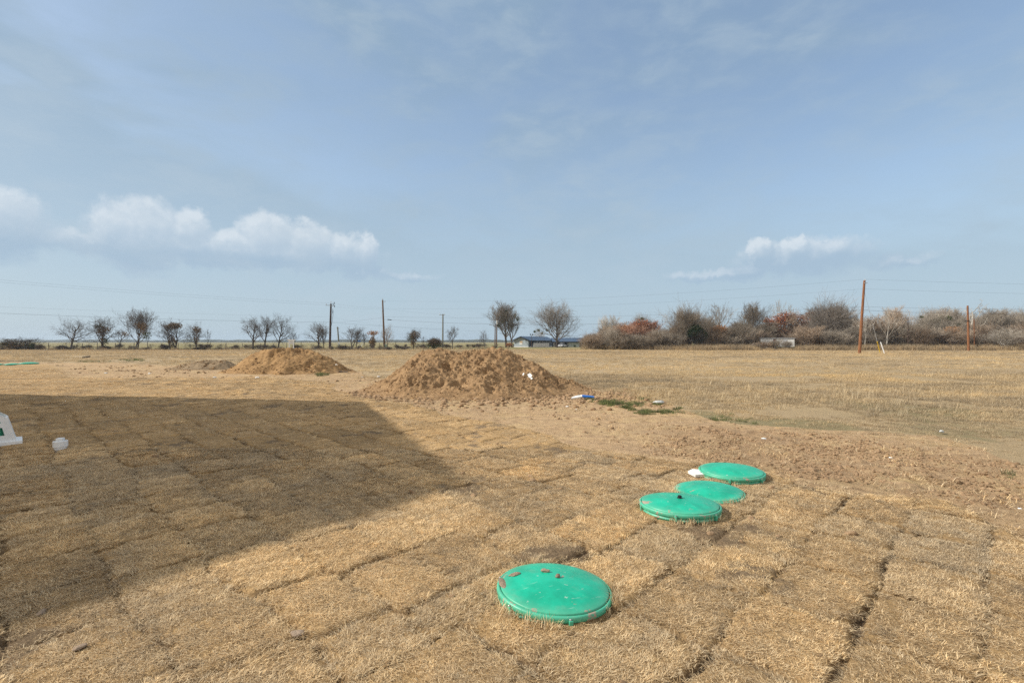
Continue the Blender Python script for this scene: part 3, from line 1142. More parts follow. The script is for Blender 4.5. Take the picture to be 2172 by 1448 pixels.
def riser_lid(loc, rad, tx, ty, rz_, label, knob=False, nscrew=6, group='green domed riser lids'):
    k = rad / 0.322
    root = empty('riser_lid', loc, rz_, label, 'tank lid', group)
    root.rotation_euler = (R(tx), R(ty), rz_)
    root.scale = (k, k, k)
    d = MB()
    prof = [(0.303, 0.016), (0.303, 0.027), (0.299, 0.0295)]
    for i in range(1, 13):
        r_ = 0.299 * (1 - i / 12.6)
        prof.append((r_, 0.0295 + 0.033 * (1 - (r_ / 0.299) ** 1.75) + (0.0012 if r_ < 0.19 else 0)))
    d.lathe(prof, 96)
    for v in d.v:
        rr = math.hypot(v.x, v.y)
        a = math.atan2(v.y, v.x)
        s = 0.5 + 0.5 * math.cos(a * 12)
        v.z += 0.0007 * (1 if s > 0.5 else -1) * max(0.0, min(1.0, (rr - 0.13) / 0.03)) * max(0.0, min(1.0, (0.27 - rr) / 0.02))
    d.build('dome', M_LID, root, smooth_it=True)
    r_ = MB()
    r_.lathe([(0.305, -0.09), (0.305, 0.014), (0.3065, 0.021), (0.310, 0.023), (0.318, 0.021), (0.3225, 0.016), (0.3235, 0.010), (0.3235, -0.004),
              (0.320, -0.008), (0.313, -0.009), (0.312, -0.022), (0.317, -0.024), (0.317, -0.034), (0.311, -0.036), (0.310, -0.10)], 96, close_top=False)
    r_.build('rim', M_LID, root, smooth_it=True)
    for i in range(nscrew):
        a = 2 * math.pi * i / nscrew + 0.3
        s = MB()
        M_ = Matrix.Rotation(a, 4, 'Z')
        s.box(0.310, 0.3345, -0.011, 0.011, -0.034, 0.008, M_)
        lug = s.build('lug', M_LID, root, bevel=0.004)
        c_ = MB()
        c_.lathe([(0.007, 0.008), (0.007, 0.012), (0.005, 0.014), (0.002, 0.0145)], 10, (0.328 * math.cos(a), 0.322 * math.sin(a), 0))
        c_.build('screw', M_STEEL, lug)
    if knob:
        b = MB()
        b.lathe([(0.022, 0.060), (0.022, 0.067), (0.016, 0.069), (0.016, 0.082), (0.012, 0.085)], 16)
        b.build('knob', M_BLACK, root)
    return root


M_STEEL = simple('dull_steel', (0.30, 0.31, 0.30), (0.42, 0.42, 0.40), 30, 0.4, 0.5, metal=0.7)
LID_Z = []
lid_labels = ['nearest green domed lid with mud lumps on top, alone in the sod', 'green domed lid with a black knob on its top',
              'green dusty lid tucked against the knobbed lid, without knob', 'clean green lid farthest back of the four on the right, beside a white slab']
for i, ((lx, ly, lr, tx, ty, rr), lab) in enumerate(zip(LIDS, lid_labels)):
    zg = float(ground_z(np.array([lx]), np.array([ly]))[0])
    zb = [0.006, 0.034, 0.002, 0.030][i]
    LID_Z.append(zg + zb)
    riser_lid((lx, ly, zg + zb), lr, tx, ty, rr, lab, knob=(i == 1))
for (px_, py_, wpx, lab) in [(62, 772.5, 31, 'distant green lid at left edge of field, right one of three'),
                             (27, 774.5, 26, 'distant low green lid, middle one of three at left'),
                             (-13, 775, 30, 'distant green lid cut by the left picture edge')]:
    gx, gy = G(px_, py_)
    rd = wpx * 0.5 * gy / F
    o = riser_lid((gx, gy, 0.05), rd, 0, 0, 0.7, lab)


def lump(name, seed, loc, size, mat, label, cat, flat=1.0, group=None, rz_=0.0):
    o = link(name, clod_mesh(seed, 0.6), mat, None, loc, rz_)
    o.scale = (size[0], size[1], size[2])
    smooth(o.data)
    return tag(o, label, cat, group)


M_MUD = make_dirt_mat('dried_mud', (0.22, 0.165, 0.12), (0.36, 0.27, 0.195), (0.48, 0.37, 0.275), och=0.1)
M_WHITE = simple('white_plastic', (0.72, 0.73, 0.73), (0.80, 0.80, 0.79), 12, 0.45, 0.4)
M_WHITE2 = simple('white_scrap', (0.62, 0.61, 0.57), (0.80, 0.79, 0.76), 14, 0.6)
M_BLUE = simple('blue_plastic', (0.012, 0.10, 0.38), (0.02, 0.16, 0.52), 14, 0.4)
def on_lid(x, y, up):
    lx, ly, lr, tx, ty, _r = LIDS[0]
    r_ = math.hypot(x - lx, y - ly)
    return (x, y, LID_Z[0] + 0.0295 + 0.033 * max(-0.2, 1 - (r_ / 0.299) ** 1.75) - (x - lx) * math.sin(R(ty)) + up)


lump('mud_lump', 501, on_lid(0.195, 2.905, 0.006), (0.021, 0.014, 0.016), M_MUD, 'left mud lump on the nearest green lid', 'mud lump', group='mud lumps on the lid')
lump('mud_lump', 502, on_lid(0.262, 2.835, 0.007), (0.020, 0.015, 0.018), M_MUD, 'right mud lump on the nearest green lid', 'mud lump', group='mud lumps on the lid', rz_=0.7)
lump('mud_lump', 503, on_lid(0.014, 2.89, 0.0), (0.040, 0.018, 0.014), M_MUD, 'flat mud clump on the left edge of nearest lid', 'mud lump', group='mud lumps on the lid', rz_=0.5)
lump('mud_lump', 506, on_lid(-0.055, 2.80, -0.002), (0.018, 0.050, 0.010), M_MUD, 'mud smear on the left rim of nearest lid', 'mud lump', group='mud lumps on the lid', rz_=0.3)

# ------------------------------------------------------------------ small things on the ground
def gz1(x, y):
    return float(ground_z(np.array([x]), np.array([y]))[0])


# cleanout cap
cx, cy = G(128, 958)
cl = empty('cleanout_cap', (cx, cy, gz1(cx, cy) - 0.02), 0.35, 'white plastic drain cleanout with square plug in the shade', 'cleanout')
mb = MB()
mb.lathe([(0.066, -0.06), (0.066, 0.05), (0.078, 0.055), (0.078, 0.125), (0.074, 0.129), (0.066, 0.130), (0.064, 0.122)], 40)
mb.build('pipe', M_WHITE, cl, smooth_it=False)
mb = MB().box(-0.036, 0.036, -0.036, 0.036, 0.1225, 0.165)
mb.build('plug', M_WHITE, cl, bevel=0.005)

# white housing with slots at the left picture edge
hx, hy = G(48, 946)
hs = empty('plastic_housing', (hx - 0.449, hy - 0.40, gz1(hx, hy) - 0.01), R(45), 'white plastic housing with rectangular openings at the left edge', 'equipment housing')


def frame_panel():
    """front panel: trapezoid with chamfered shoulder and two rows of openings, thickness along +y"""
    bm = bmesh.new()
    hw, hgt, t = 0.50, 0.44, 0.022

    def xr(z):                      # right-hand outline
        if z <= 0.32:
            return 0.54 - 0.085 * (z / 0.32)
        return 0.455 - 0.17 * ((z - 0.32) / 0.12)
    zr = [0.0, 0.085, 0.195, 0.255, 0.32, 0.34, 0.44]
    cols = [-0.36, -0.30, -0.10, -0.06, 0.10, 0.16, 0.355]
    vv = {}

    def vert(i, j):
        z = zr[j]
        key = (i, j)
        if key not in vv:
            n = len(cols)
            if i == n:
                x = xr(z)
            elif i == -1:
                x = -xr(z)
            else:
                x = cols[i] * (xr(z) / 0.54) * 1.25 if j else cols[i] * 1.25
            vv[key] = bm.verts.new((x, 0, z))
        return vv[key]
    holes = {(0, 1), (2, 1), (4, 1), (0, 3), (2, 3), (4, 3)}
    for j in range(len(zr) - 1):
        for i in range(-1, len(cols)):
            if (i, j) in {(1, 1), (3, 1), (5, 1), (1, 3), (3, 3), (5, 3)}:
                continue
            bm.faces.new([vert(i, j), vert(i + 1, j), vert(i + 1, j + 1), vert(i, j + 1)])
    r = bmesh.ops.extrude_face_region(bm, geom=bm.faces[:])
    bmesh.ops.translate(bm, vec=(0, t, 0), verts=[e for e in r['geom'] if isinstance(e, bmesh.types.BMVert)])
    bmesh.ops.recalc_face_normals(bm, faces=bm.faces[:])
    m_ = bpy.data.meshes.new('front_panel')
    bm.to_mesh(m_)
    bm.free()
    return m_


fp = link('front_panel', frame_panel(), M_WHITE, hs, (0, 0, 0.05))
bp_ = link('back_panel', fp.data, M_WHITE, hs, (0, 0.34, 0.05))
MB().box(-0.60, 0.60, -0.035, 0.40, 0.0, 0.052).build('base_flange', M_WHITE, hs, bevel=0.006)
for sx in (-1, 1):
    mb = MB()
    mb.prism([(sx * 0.535, 0.024, 0.055), (sx * 0.515, 0.024, 0.055), (sx * 0.43, 0.024, 0.368), (sx * 0.452, 0.024, 0.372)], (0, 0.314, 0))
    mb.build('side_panel', M_WHITE, hs)
MB().box(-0.28, 0.28, 0.024, 0.338, 0.468, 0.489).build('top_panel', M_WHITE, hs)
MB().lathe([(0.15, 0.0), (0.15, 0.22), (0.13, 0.25), (0.05, 0.265)], 32, (0.30, 0.18, 0.054)).build('tank', M_LID, hs, smooth_it=True)
MB().box(-0.30, 0.30, 0.10, 0.16, 0.26, 0.36).build('dark_insert', M_BLACK, hs, bevel=0.006)  # added black box; stands in for shade inside the upper openings

# broken blue and white plastic piece by the mound
bx, by = G(1236, 848)
pc = empty('broken_pipe', (bx, by, gz1(bx, by) + 0.03), R(6), 'broken blue and white plastic piece beside the big mound', 'plastic piece')
mb = MB()
mb.prism([(-0.02, -0.035, 0.02), (0.29, -0.035, 0.0), (0.30, 0.05, 0.015), (0.0, 0.05, 0.055)], (0, 0.0, 0.030))
mb.build('blue_half', M_BLUE, pc, bevel=0.004)
mb = MB()
mb.prism([(-0.30, -0.03, -0.02), (-0.022, -0.035, 0.018), (-0.004, 0.045, 0.052), (-0.16, 0.05, 0.03), (-0.27, 0.01, 0.0)], (0, 0.0, 0.030))
mb.build('white_half', M_WHITE2, pc, bevel=0.004)


def slab(name, pts2, loc, th, mat, label, cat, rot=(0, 0, 0), group=None):
    mb = MB()
    mb.prism([(a, b, 0) for a, b in pts2], (0, 0, th))
    o = mb.build(name, mat, None, bevel=min(th * 0.2, 0.004), loc=loc)
    o.rotation_euler = rot
    return tag(o, label, cat, group)


sx_, sy_ = G(1480, 1012)
slab('plastic_slab', [(-0.07, -0.04), (0.05, -0.09), (0.10, 0.02), (0.02, 0.10), (-0.06, 0.08)], (sx_, sy_, gz1(sx_, sy_) + 0.012), 0.03, M_WHITE2,
     'flat white slab lying left of the farthest near lid', 'slab', (0.08, -0.1, 0.4))
# scraps on the flank of the big mound: dropped onto the mound surface
m1_bvh = None
from mathutils.bvhtree import BVHTree
_me = m1.data
_co = np.zeros(len(_me.vertices) * 3, np.float32)
_me.vertices.foreach_get('co', _co)
m1_bvh = BVHTree.FromPolygons([tuple(v) for v in _co.reshape(-1, 3)], [tuple(p.vertices) for p in _me.polygons])


def on_mound(px_, py_):
    d = Vector(((px_ - 1086) / F, 1.0, -(py_ - HZ) / F)).normalized()
    hit = m1_bvh.ray_cast(Vector((0, 0, CH)), d)
    if hit[0] is None:
        g_ = G(px_, py_)
        return Vector((g_[0], g_[1], 0.01)), Vector((0, 0, 1))
    return hit[0], hit[1]


def scrap(px_, py_, outline, label, name='paper_scrap', th=0.008, rz_=0.0):
    p, n = on_mound(px_, py_)
    q = n.to_track_quat('Z', 'Y').to_euler()
    o = slab(name, outline, p + n * 0.006, th, M_WHITE2, label, 'scrap', q, 'white scraps in the big mound')
    return o


scrap(1121, 798, [(-0.09, -0.06), (0.06, -0.10), (0.12, 0.03), (0.03, 0.10), (-0.05, 0.05)], 'larger white scrap on the right flank of the big mound')
scrap(1110, 794, [(-0.05, -0.04), (0.04, -0.05), (0.05, 0.03), (-0.02, 0.05)], 'small white scrap just left of the larger one in the big mound')
scrap(1128, 803, [(-0.06, -0.02), (0.05, -0.03), (0.06, 0.02), (-0.04, 0.03)], 'cream sliver just below the larger white scrap in the big mound')
scrap(1221, 806, [(-0.07, -0.05), (0.05, -0.07), (0.08, 0.03), (-0.02, 0.06)], 'white scrap on the low right tail of the big mound')
p, n = on_mound(1226, 807)
mb = MB()
mb.box(-0.30, 0.30, -0.02, 0.02, 0, 0.02)
lath = mb.build('wooden_lath', simple('pale_wood', (0.42, 0.32, 0.20), (0.55, 0.44, 0.30), 8, 0.8), None, bevel=0.003, loc=p + Vector((0.05, 0.0, 0.03)))
lath.rotation_euler = (0, R(14), R(-12))
tag(lath, 'pale wooden lath lying on the right tail of the big mound', 'lath')

M_BAG = simple('clear_bag', (0.36, 0.35, 0.31), (0.66, 0.66, 0.63), 22, 0.4)
# litter in the grass
gx, gy = G(1396, 858)
lump('plastic_bag', 511, (gx, gy, gz1(gx, gy) + 0.05), (0.09, 0.06, 0.045), M_BAG, 'crumpled pale bag among the green weeds', 'plastic bag', rz_=0.2)
gx, gy = G(1997, 921)
lump('plastic_bag', 512, (gx, gy, gz1(gx, gy) + 0.04), (0.05, 0.035, 0.032), M_BAG, 'crumpled white bag in the dry grass at far right', 'plastic bag', rz_=0.9)
pebbles = [(1203, 863, 0.05, 'white pebble below the broken blue piece'), (1222, 869, 0.03, 'tiny white pebble lower right of the broken blue piece'),
           (768, 799, 0.09, 'white stone left of the big mound'), (803, 800, 0.09, 'pale stone at the left toe of the big mound'),
           (714, 774, 0.10, 'pale stone on the right slope of the orange mound'), (547, 803, 0.10, 'white stone on dirt before the orange mound'),
           (224, 792, 0.09, 'white pebble on dirt at the far left'), (317, 793, 0.08, 'white pebble on dirt left of the orange mound'),
           (456, 802, 0.08, 'white pebble below the low grey heap'), (1889, 971, 0.028, 'white pebble on the bare dirt at right'),
           (1620, 932, 0.05, 'pale flake on the crumbly dirt behind the lids'), (2163, 1081, 0.018, 'white pebble at the right picture edge')]
for i, (a, b, s, lab) in enumerate(pebbles):
    gx, gy = G(a, b)
    zz_ = 0.02
    p = Vector((gx, gy, gz1(gx, gy)))
    if i in (3,):
        p, _n = on_mound(a, b)
    if i == 4:
        p = P3(a, b, 22.6)
        p.z = max(p.z, 0.1)
    s *= 0.7
    lump('pebble', 520 + i, p + Vector((0, 0, s * 0.3)), (s, s * 0.8, s * 0.7), M_WHITE2, lab, 'pebble', group='white pebbles on the dirt', rz_=i * 1.3)
for i, (a, b, s, lab) in enumerate([(632, 1361, 0.026, 'dark flat mud lump in the sod at bottom centre'), (168, 1390, 0.02, 'dark mud lump in sunlit sod at bottom left'),
                                    (88, 1311, 0.022, 'tan mud lump in shaded sod near the left edge')]):
    gx, gy = G(a, b)
    lump('mud_lump', 540 + i, (gx, gy, gz1(gx, gy) + s * 0.45), (s * 1.4, s * 0.9, s * 0.7), M_MUD, lab, 'mud lump', rz_=i)
gx, gy = G(717, 791)
st = MB().tube([(-0.42, 0, 0.03), (0.1, 0.02, 0.05), (0.44, 0.05, 0.03)], 0.025, 6).build('stick', M_BARK_G, None, loc=(gx, gy, gz1(gx, gy)))
tag(st, 'brown stick lying right of the orange mound', 'stick')
gx, gy = G(182, 759)
st = MB().tube([(-0.3, 0, 0.05), (0.3, 0.1, 0.14)], 0.06, 6).build('log', M_BARK_D, None, loc=(gx, gy, gz1(gx, gy)))
tag(st, 'short dark log in the dry field at the left', 'log')


# ------------------------------------------------------------------ bare trees
def grow(seed, levels, H=1.0, trunk=0.3, spread=0.7, up=0.25, ratio=0.62, r0=0.02, nch=(9, 6, 5, 5), stems=1, wob=0.16, start=None, rmin=0.0011):
    """recursive bare tree, returned as (trunk MB, crown MB), height about H"""
    g = random.Random(seed)
    T, C = MB(), MB()

    def rec(p, d, L, r, lv):
        top = lv >= levels
        ns = (7, 5, 4, 3, 2, 2)[min(lv, 5)]
        pts = [p]
        dd = d.copy()
        for i in range(ns):
            ww = wob * (0.45 if lv == 0 else 1.0)
            dd = dd + Vector((g.gauss(0, ww), g.gauss(0, ww), g.gauss(0, ww) + up * (0.5 if lv else 0.25)))
            dd.normalize()
            pts.append(pts[-1] + dd * (L / ns))
        re_ = max(rmin, r * (0.35 if lv == 0 else 0.3))
        rs = [max(rmin, r + (re_ - r) * (i / ns)) for i in range(ns + 1)]
        (T if lv == 0 else C).tube(pts, rs, (7, 5, 4, 3, 3, 3)[min(lv, 5)], caps=False)
        if top:
            return
        n = nch[min(lv, len(nch) - 1)]
        for k in range(n):
            s0 = trunk if lv == 0 else 0.22
            t = s0 + (1 - s0) * ((k + g.random()) / n)
            t = min(t, 0.99)
            f = t * ns
            i = int(f)
            q = pts[i].lerp(pts[i + 1], f - i)
            ax = (pts[i + 1] - pts[i]).normalized()
            o = ax.orthogonal().normalized()
            o = Matrix.Rotation(g.uniform(0, 6.283) if lv else k * 2.4 + g.uniform(-.5, .5), 3, ax) @ o
            ang = spread * g.uniform(0.75, 1.3) * (1.0 if lv else 1.15 - 0.35 * t)
            nd = (ax * math.cos(ang) + o * math.sin(ang)).normalized()
            ll = L * ratio * g.uniform(0.7, 1.15)
            if lv == 0:
                ll = H * (1 - 0.55 * t) * ratio * g.uniform(0.8, 1.15)
            rr = max(rmin, (r + (re_ - r) * t) * g.uniform(0.5, 0.72))
            rec(q, nd, ll, rr, lv + 1)

    for s in range(stems):
        a = g.uniform(0, 6.28)
        lean = 0.0 if stems == 1 else g.uniform(0.08, 0.26)
        d = Vector((math.cos(a) * lean, math.sin(a) * lean, 1)).normalized()
        b = Vector((g.gauss(0, 0.03), g.gauss(0, 0.03), -0.02)) if stems > 1 else Vector((0, 0, -0.02))
        rec(b, d, H * (0.72 if stems == 1 else g.uniform(0.55, 0.72)), r0 * (1 if stems == 1 else g.uniform(0.6, 0.9)), 0)
    return T, C


def finish(T, C):
    """scale so that the crown is 1 high and 1 wide"""
    pts = np.array([tuple(v) for v in T.v + C.v])
    hi = np.percentile(pts[:, 2], 99.8)
    cxm = 0.0
    wx = np.percentile(np.abs(pts[:, 0]), 98.5)
    wy = np.percentile(np.abs(pts[:, 1]), 98.5)
    for mb in (T, C):
        for v in mb.v:
            v.x = v.x / (2 * wx)
            v.y = v.y / (2 * wy)
            v.z = v.z / hi
    return [new_mesh(nm, mb.v, mb.f) for nm, mb in (('trunk', T), ('crown', C))]


VAR = {}


def variant(key, **kw):
    VAR[key] = finish(*grow(**kw))


variant('spread_a', seed=1, levels=4, trunk=0.22, spread=0.80, up=0.10, ratio=0.62, r0=0.030, nch=(11, 6, 5, 4), wob=0.13)
variant('spread_b', seed=2, levels=4, trunk=0.25, spread=0.75, up=0.14, ratio=0.60, r0=0.030, nch=(10, 6, 5, 4), wob=0.13)
variant('upright_a', seed=3, levels=4, trunk=0.2, spread=0.55, up=0.30, ratio=0.60, r0=0.026, nch=(9, 6, 5, 4), stems=2)
variant('upright_b', seed=4, levels=4, trunk=0.2, spread=0.55, up=0.25, ratio=0.58, r0=0.026, nch=(9, 6, 5, 4))
variant('multi_a', seed=5, levels=4, trunk=0.25, spread=0.55, up=0.22, ratio=0.55, r0=0.022, nch=(7, 5, 5, 4), stems=3)
variant('dome_a', seed=6, levels=4, trunk=0.18, spread=0.70, up=0.10, ratio=0.66, r0=0.034, nch=(18, 8, 7, 4), wob=0.055)
variant('dome_b', seed=7, levels=4, trunk=0.24, spread=0.62, up=0.20, ratio=0.60, r0=0.024, nch=(16, 8, 7, 5), wob=0.10)
variant('vase_a', seed=8, levels=4, trunk=0.10, spread=0.60, up=0.24, ratio=0.64, r0=0.020, nch=(9, 8, 7, 5), stems=4, wob=0.09)
variant('thin_a', seed=9, levels=4, trunk=0.35, spread=0.5, up=0.3, ratio=0.5, r0=0.012, nch=(9, 5, 4, 3))
variant('shrub_a', seed=10, levels=3, trunk=0.12, spread=0.5, up=0.16, ratio=0.55, r0=0.014, nch=(8, 6, 5), stems=9, wob=0.16, rmin=0.0016)
variant('shrub_b', seed=12, levels=3, trunk=0.12, spread=0.6, up=0.14, ratio=0.55, r0=0.014, nch=(8, 6, 5), stems=8, wob=0.2, rmin=0.0016)
variant('dead_a', seed=13, levels=3, trunk=0.45, spread=0.6, up=0.2, ratio=0.42, r0=0.02, nch=(6, 4, 4), wob=0.2)


def leaf_cloud(clumps, n, size, seed, shell=0.0):
    """small leaf faces spread through a list of ellipsoids (x,y,z,rx,ry,rz)"""
    g = np.random.default_rng(seed)
    vol = np.array([c[3] * c[4] * c[5] for c in clumps]) ** 0.75
    pick = g.choice(len(clumps), n, p=vol / vol.sum())
    cl = np.array(clumps)[pick]
    d = g.normal(size=(n, 3))
    d /= np.linalg.norm(d, axis=1)[:, None]
    r = g.uniform(shell, 1, n) ** (1 / 2.2) * g.normal(1.0, 0.10, n)
    c = cl[:, :3] + d * r[:, None] * cl[:, 3:6]
    u = g.normal(size=(n, 3))
    u /= np.linalg.norm(u, axis=1)[:, None]
    v = np.cross(u, g.normal(size=(n, 3)))
    v /= np.linalg.norm(v, axis=1)[:, None]
    s = size * g.uniform(0.5, 1.3, n)[:, None]
    vv = np.stack([c - u * s, c + v * s * 0.5, c + u * s, c - v * s * 0.5], 1).reshape(-1, 3)
    b = np.arange(n) * 4
    return np_mesh('foliage', vv, np.stack([b, b + 1, b + 2, b + 3], 1))


MATDUP = {}


def with_mat(me_, mat):
    k = (me_.name, mat.name)
    if k not in MATDUP:
        c = me_.copy()
        c.materials.clear()
        c.materials.append(mat)
        MATDUP[k] = c
    return MATDUP[k]


tree_seed = [0]


def tree(name, var, px_, base_y, top_y, width_px, D, bark, twig, label, group, cat='tree', leaves=None, rot=None, x_off=0.0, zbase=0.0):
    """a bare tree standing where the photo shows its foot; sizes measured in photo pixels"""
    tree_seed[0] += 1
    X_ = (px_ - 1086) * D / F
    hgt = CH - (top_y - HZ) * D / F - zbase
    wid = width_px * D / F
    root = empty(name, (X_, D, zbase), 0.0, label, cat, group)
    rz_ = rot if rot is not None else tree_seed[0] * 2.17
    for part, me_, mt in (('trunk', VAR[var][0], bark), ('crown', VAR[var][1], twig)):
        o = link(part, with_mat(me_, mt), None, root)
        o.scale = (wid, wid, hgt)
        o.rotation_euler = (0, 0, rz_)
    if leaves:
        for nm, mat, n, size, clumps in leaves:
            cl = [((c[0] - px_) * D / F, c[4] if len(c) > 4 else 0.0, CH - (c[1] - HZ) * D / F - zbase, c[2] * D / F, max(c[2], 8) * D / F * 0.8, c[3] * D / F) for c in clumps]
            link(nm, leaf_cloud(cl, n, size, 700 + tree_seed[0]), mat, root)
    return root


GL = 'bare trees along the left fence'
DL = 86.0
tree('bare_tree', 'spread_a', 150, 742, 671, 88, DL, M_BARK_D, M_TWIG_D, 'round spreading bare tree, leftmost along the wire fence', GL)
tree('bare_tree', 'spread_b', 218, 742, 670, 66, DL, M_BARK_D, M_TWIG_D, 'second bare tree from left, with dark vine on its trunk', GL,
     leaves=[('vine', M_LEAF_B, 900, 0.11, [(219, 718, 6, 20), (222, 700, 14, 9), (214, 705, 10, 8)]), ('vine', M_LEAF_G, 350, 0.10, [(226, 724, 5, 9), (210, 692, 9, 6)])])
tree('bare_tree', 'upright_a', 288, 742, 652, 72, DL, M_BARK_D, M_TWIG_D, 'tallest bare tree of the left row, with two upright trunks', GL,
     leaves=[('vine', M_LEAF_B, 700, 0.11, [(298, 690, 12, 9), (306, 700, 9, 12), (266, 708, 8, 5)]), ('vine', M_LEAF_G, 350, 0.10, [(312, 712, 9, 12)])])
tree('bare_tree', 'multi_a', 365, 742, 675, 56, DL, M_BARK_D, M_TWIG_D, 'bare tree with orange brown vine clump in its crown', GL,
     leaves=[('vine', M_LEAF_B, 1200, 0.12, [(372, 690, 15, 7), (362, 693, 14, 6), (366, 722, 9, 16)])])
tree('bare_tree', 'spread_a', 417, 742, 682, 46, DL, M_BARK_D, M_TWIG_D, 'small bare tree with one dense vine knot, right of the vine clump tree', GL,
     leaves=[('vine', M_LEAF_B, 700, 0.11, [(418, 700, 9, 8), (417, 716, 5, 14)])])
tree('bare_sapling', 'thin_a', 441, 742, 697, 18, DL, M_BARK_D, M_TWIG_D, 'thin dark sapling right of the vine knot tree', GL)
tree('bare_sapling', 'thin_a', 252, 742, 698, 40, DL, M_BARK_D, M_TWIG_D, 'low bare sapling left of the twin trunk tree', GL)
tree('bare_tree', 'spread_b', 537, 742, 671, 56, DL + 4, M_BARK_D, M_TWIG_D, 'left tree of the three crowded bare trees behind the orange mound', GL)
tree('bare_tree', 'upright_b', 561, 742, 667, 42, DL + 5, M_BARK_D, M_TWIG_D, 'middle tree of the three crowded bare trees behind the orange mound', GL)
tree('bare_tree', 'spread_a', 590, 742, 664, 62, DL + 4, M_BARK_D, M_TWIG_D, 'right tree of the three crowded bare trees behind the orange mound', GL, rot=1.1)
tree('bare_sapling', 'thin_a', 625, 742, 704, 22, DL + 6, M_BARK_D, M_TWIG_D, 'thin sapling just behind the white sign frame', GL)
tree('bare_tree', 'spread_b', 675, 741, 682, 52, 92, M_BARK_D, M_TWIG_D, 'low spreading bare tree left of the dark utility pole', GL)
tree('bare_tree', 'upright_b', 687, 741, 690, 26, 93, M_BARK_D, M_TWIG_D, 'slim bare tree right beside the dark utility pole', GL)
tree('bare_tree', 'multi_a', 752, 740, 690, 46, 96, M_BARK_D, M_TWIG_D, 'bare tree between the two utility poles, behind the blue sign', GL)
tree('bare_sapling', 'thin_a', 772, 740, 704, 22, 97, M_BARK_D, M_TWIG_D, 'small dark sapling behind the leaning white post', GL)
tree('broken_tree', 'dead_a', 790, 741, 697, 34, 94, M_BARK_D, M_TWIG_B, 'broken vine covered tree left of the tall brown pole', GL,
     leaves=[('vine', M_LEAF_B, 900, 0.12, [(790, 726, 7, 14)]), ('vine', M_LEAF_O, 220, 0.14, [(791, 706, 13, 5)])])
tree('bare_tree', 'spread_a', 822, 741, 687, 38, 98, M_BARK_D, M_TWIG_B, 'bare tree behind the tall brown pole', GL)
tree('viney_tree', 'spread_b', 877, 741, 696, 38, 95, M_BARK_D, M_TWIG_D, 'dark bushy bare tree with vine, right of the tall brown pole', GL,
     leaves=[('vine', M_LEAF_B, 800, 0.13, [(880, 712, 13, 11), (876, 725, 7, 13)]), ('vine', M_LEAF_G, 200, 0.12, [(872, 716, 9, 8)])])
tree('bare_sapling', 'thin_a', 898, 741, 712, 14, 96, M_BARK_D, M_TWIG_D, 'short bare sapling between two dark bushes', GL)
tree('round_bush', 'shrub_b', 922, 741, 714, 34, 97, M_BARK_D, M_TWIG_D, 'dark round bush left of the short grey pole', GL, 'bush',
     leaves=[('foliage', M_LEAF_B, 900, 0.13, [(922, 726, 15, 9)]), ('foliage', M_LEAF_G, 600, 0.12, [(920, 733, 18, 7)])])
tree('bare_tree', 'spread_b', 960, 741, 690, 28, 100, M_BARK_D, M_TWIG_D, 'small bare tree right of the short grey pole', GL)
tree('bare_tree', 'spread_a', 1028, 738, 698, 22, 118, M_BARK_D, M_TWIG_D, 'small lone bare tree left of the paired poles', GL)
tree('leafy_bush', 'multi_a', 40, 743, 714, 84, 85, M_BARK_D, M_TWIG_D, 'dark green leafy bush at the left edge by the fence', GL, 'bush',
     leaves=[('foliage', M_LEAF_G, 2600, 0.11, [(30, 734, 12, 6), (52, 736, 9, 5), (10, 729, 7, 5), (68, 734, 5, 7), (22, 728, 6, 4)]),
             ('foliage', M_LEAF_B, 600, 0.10, [(38, 732, 34, 8)])])

GH = 'big bare trees by the house'
tree('bare_tree', 'dome_b', 1074, 735, 640, 66, 122, M_BARK_D, M_TWIG_H, 'big bare tree with green mistletoe, left of the house', GH,
     leaves=[('mistletoe', M_LEAF_G, 1900, 0.17, [(1070, 672, 7, 11), (1074, 664, 5, 6), (1066, 680, 5, 5), (1072, 660, 3, 3)]),
             ] + [('mistletoe', M_LEAF_G, 110, 0.15, [c_]) for c_ in [(1092, 670, 4, 4), (1098, 676, 4, 5), (1058, 689, 4, 4), (1086, 690, 6, 5)]])
tree('bare_tree', 'upright_b', 1086, 735, 664, 50, 124, M_BARK_D, M_TWIG_H, 'slimmer bare tree just right of the mistletoe tree', GH)
tree('bare_tree', 'dome_a', 1181, 735, 637, 96, 118, M_BARK_D, M_TWIG_H, 'biggest round crowned bare tree, between the two house buildings', GH)
tree('bare_tree', 'spread_a', 1143, 735, 697, 36, 140, M_BARK_G, M_TWIG_G, 'low bare tree behind the house roof, dotted with mistletoe', GH,
     leaves=[('mistletoe', M_LEAF_G, 120, 0.16, [c_]) for c_ in [(1134, 703, 3, 2.5), (1142, 700, 4, 3), (1150, 706, 3, 3), (1160, 700, 3, 3)]])

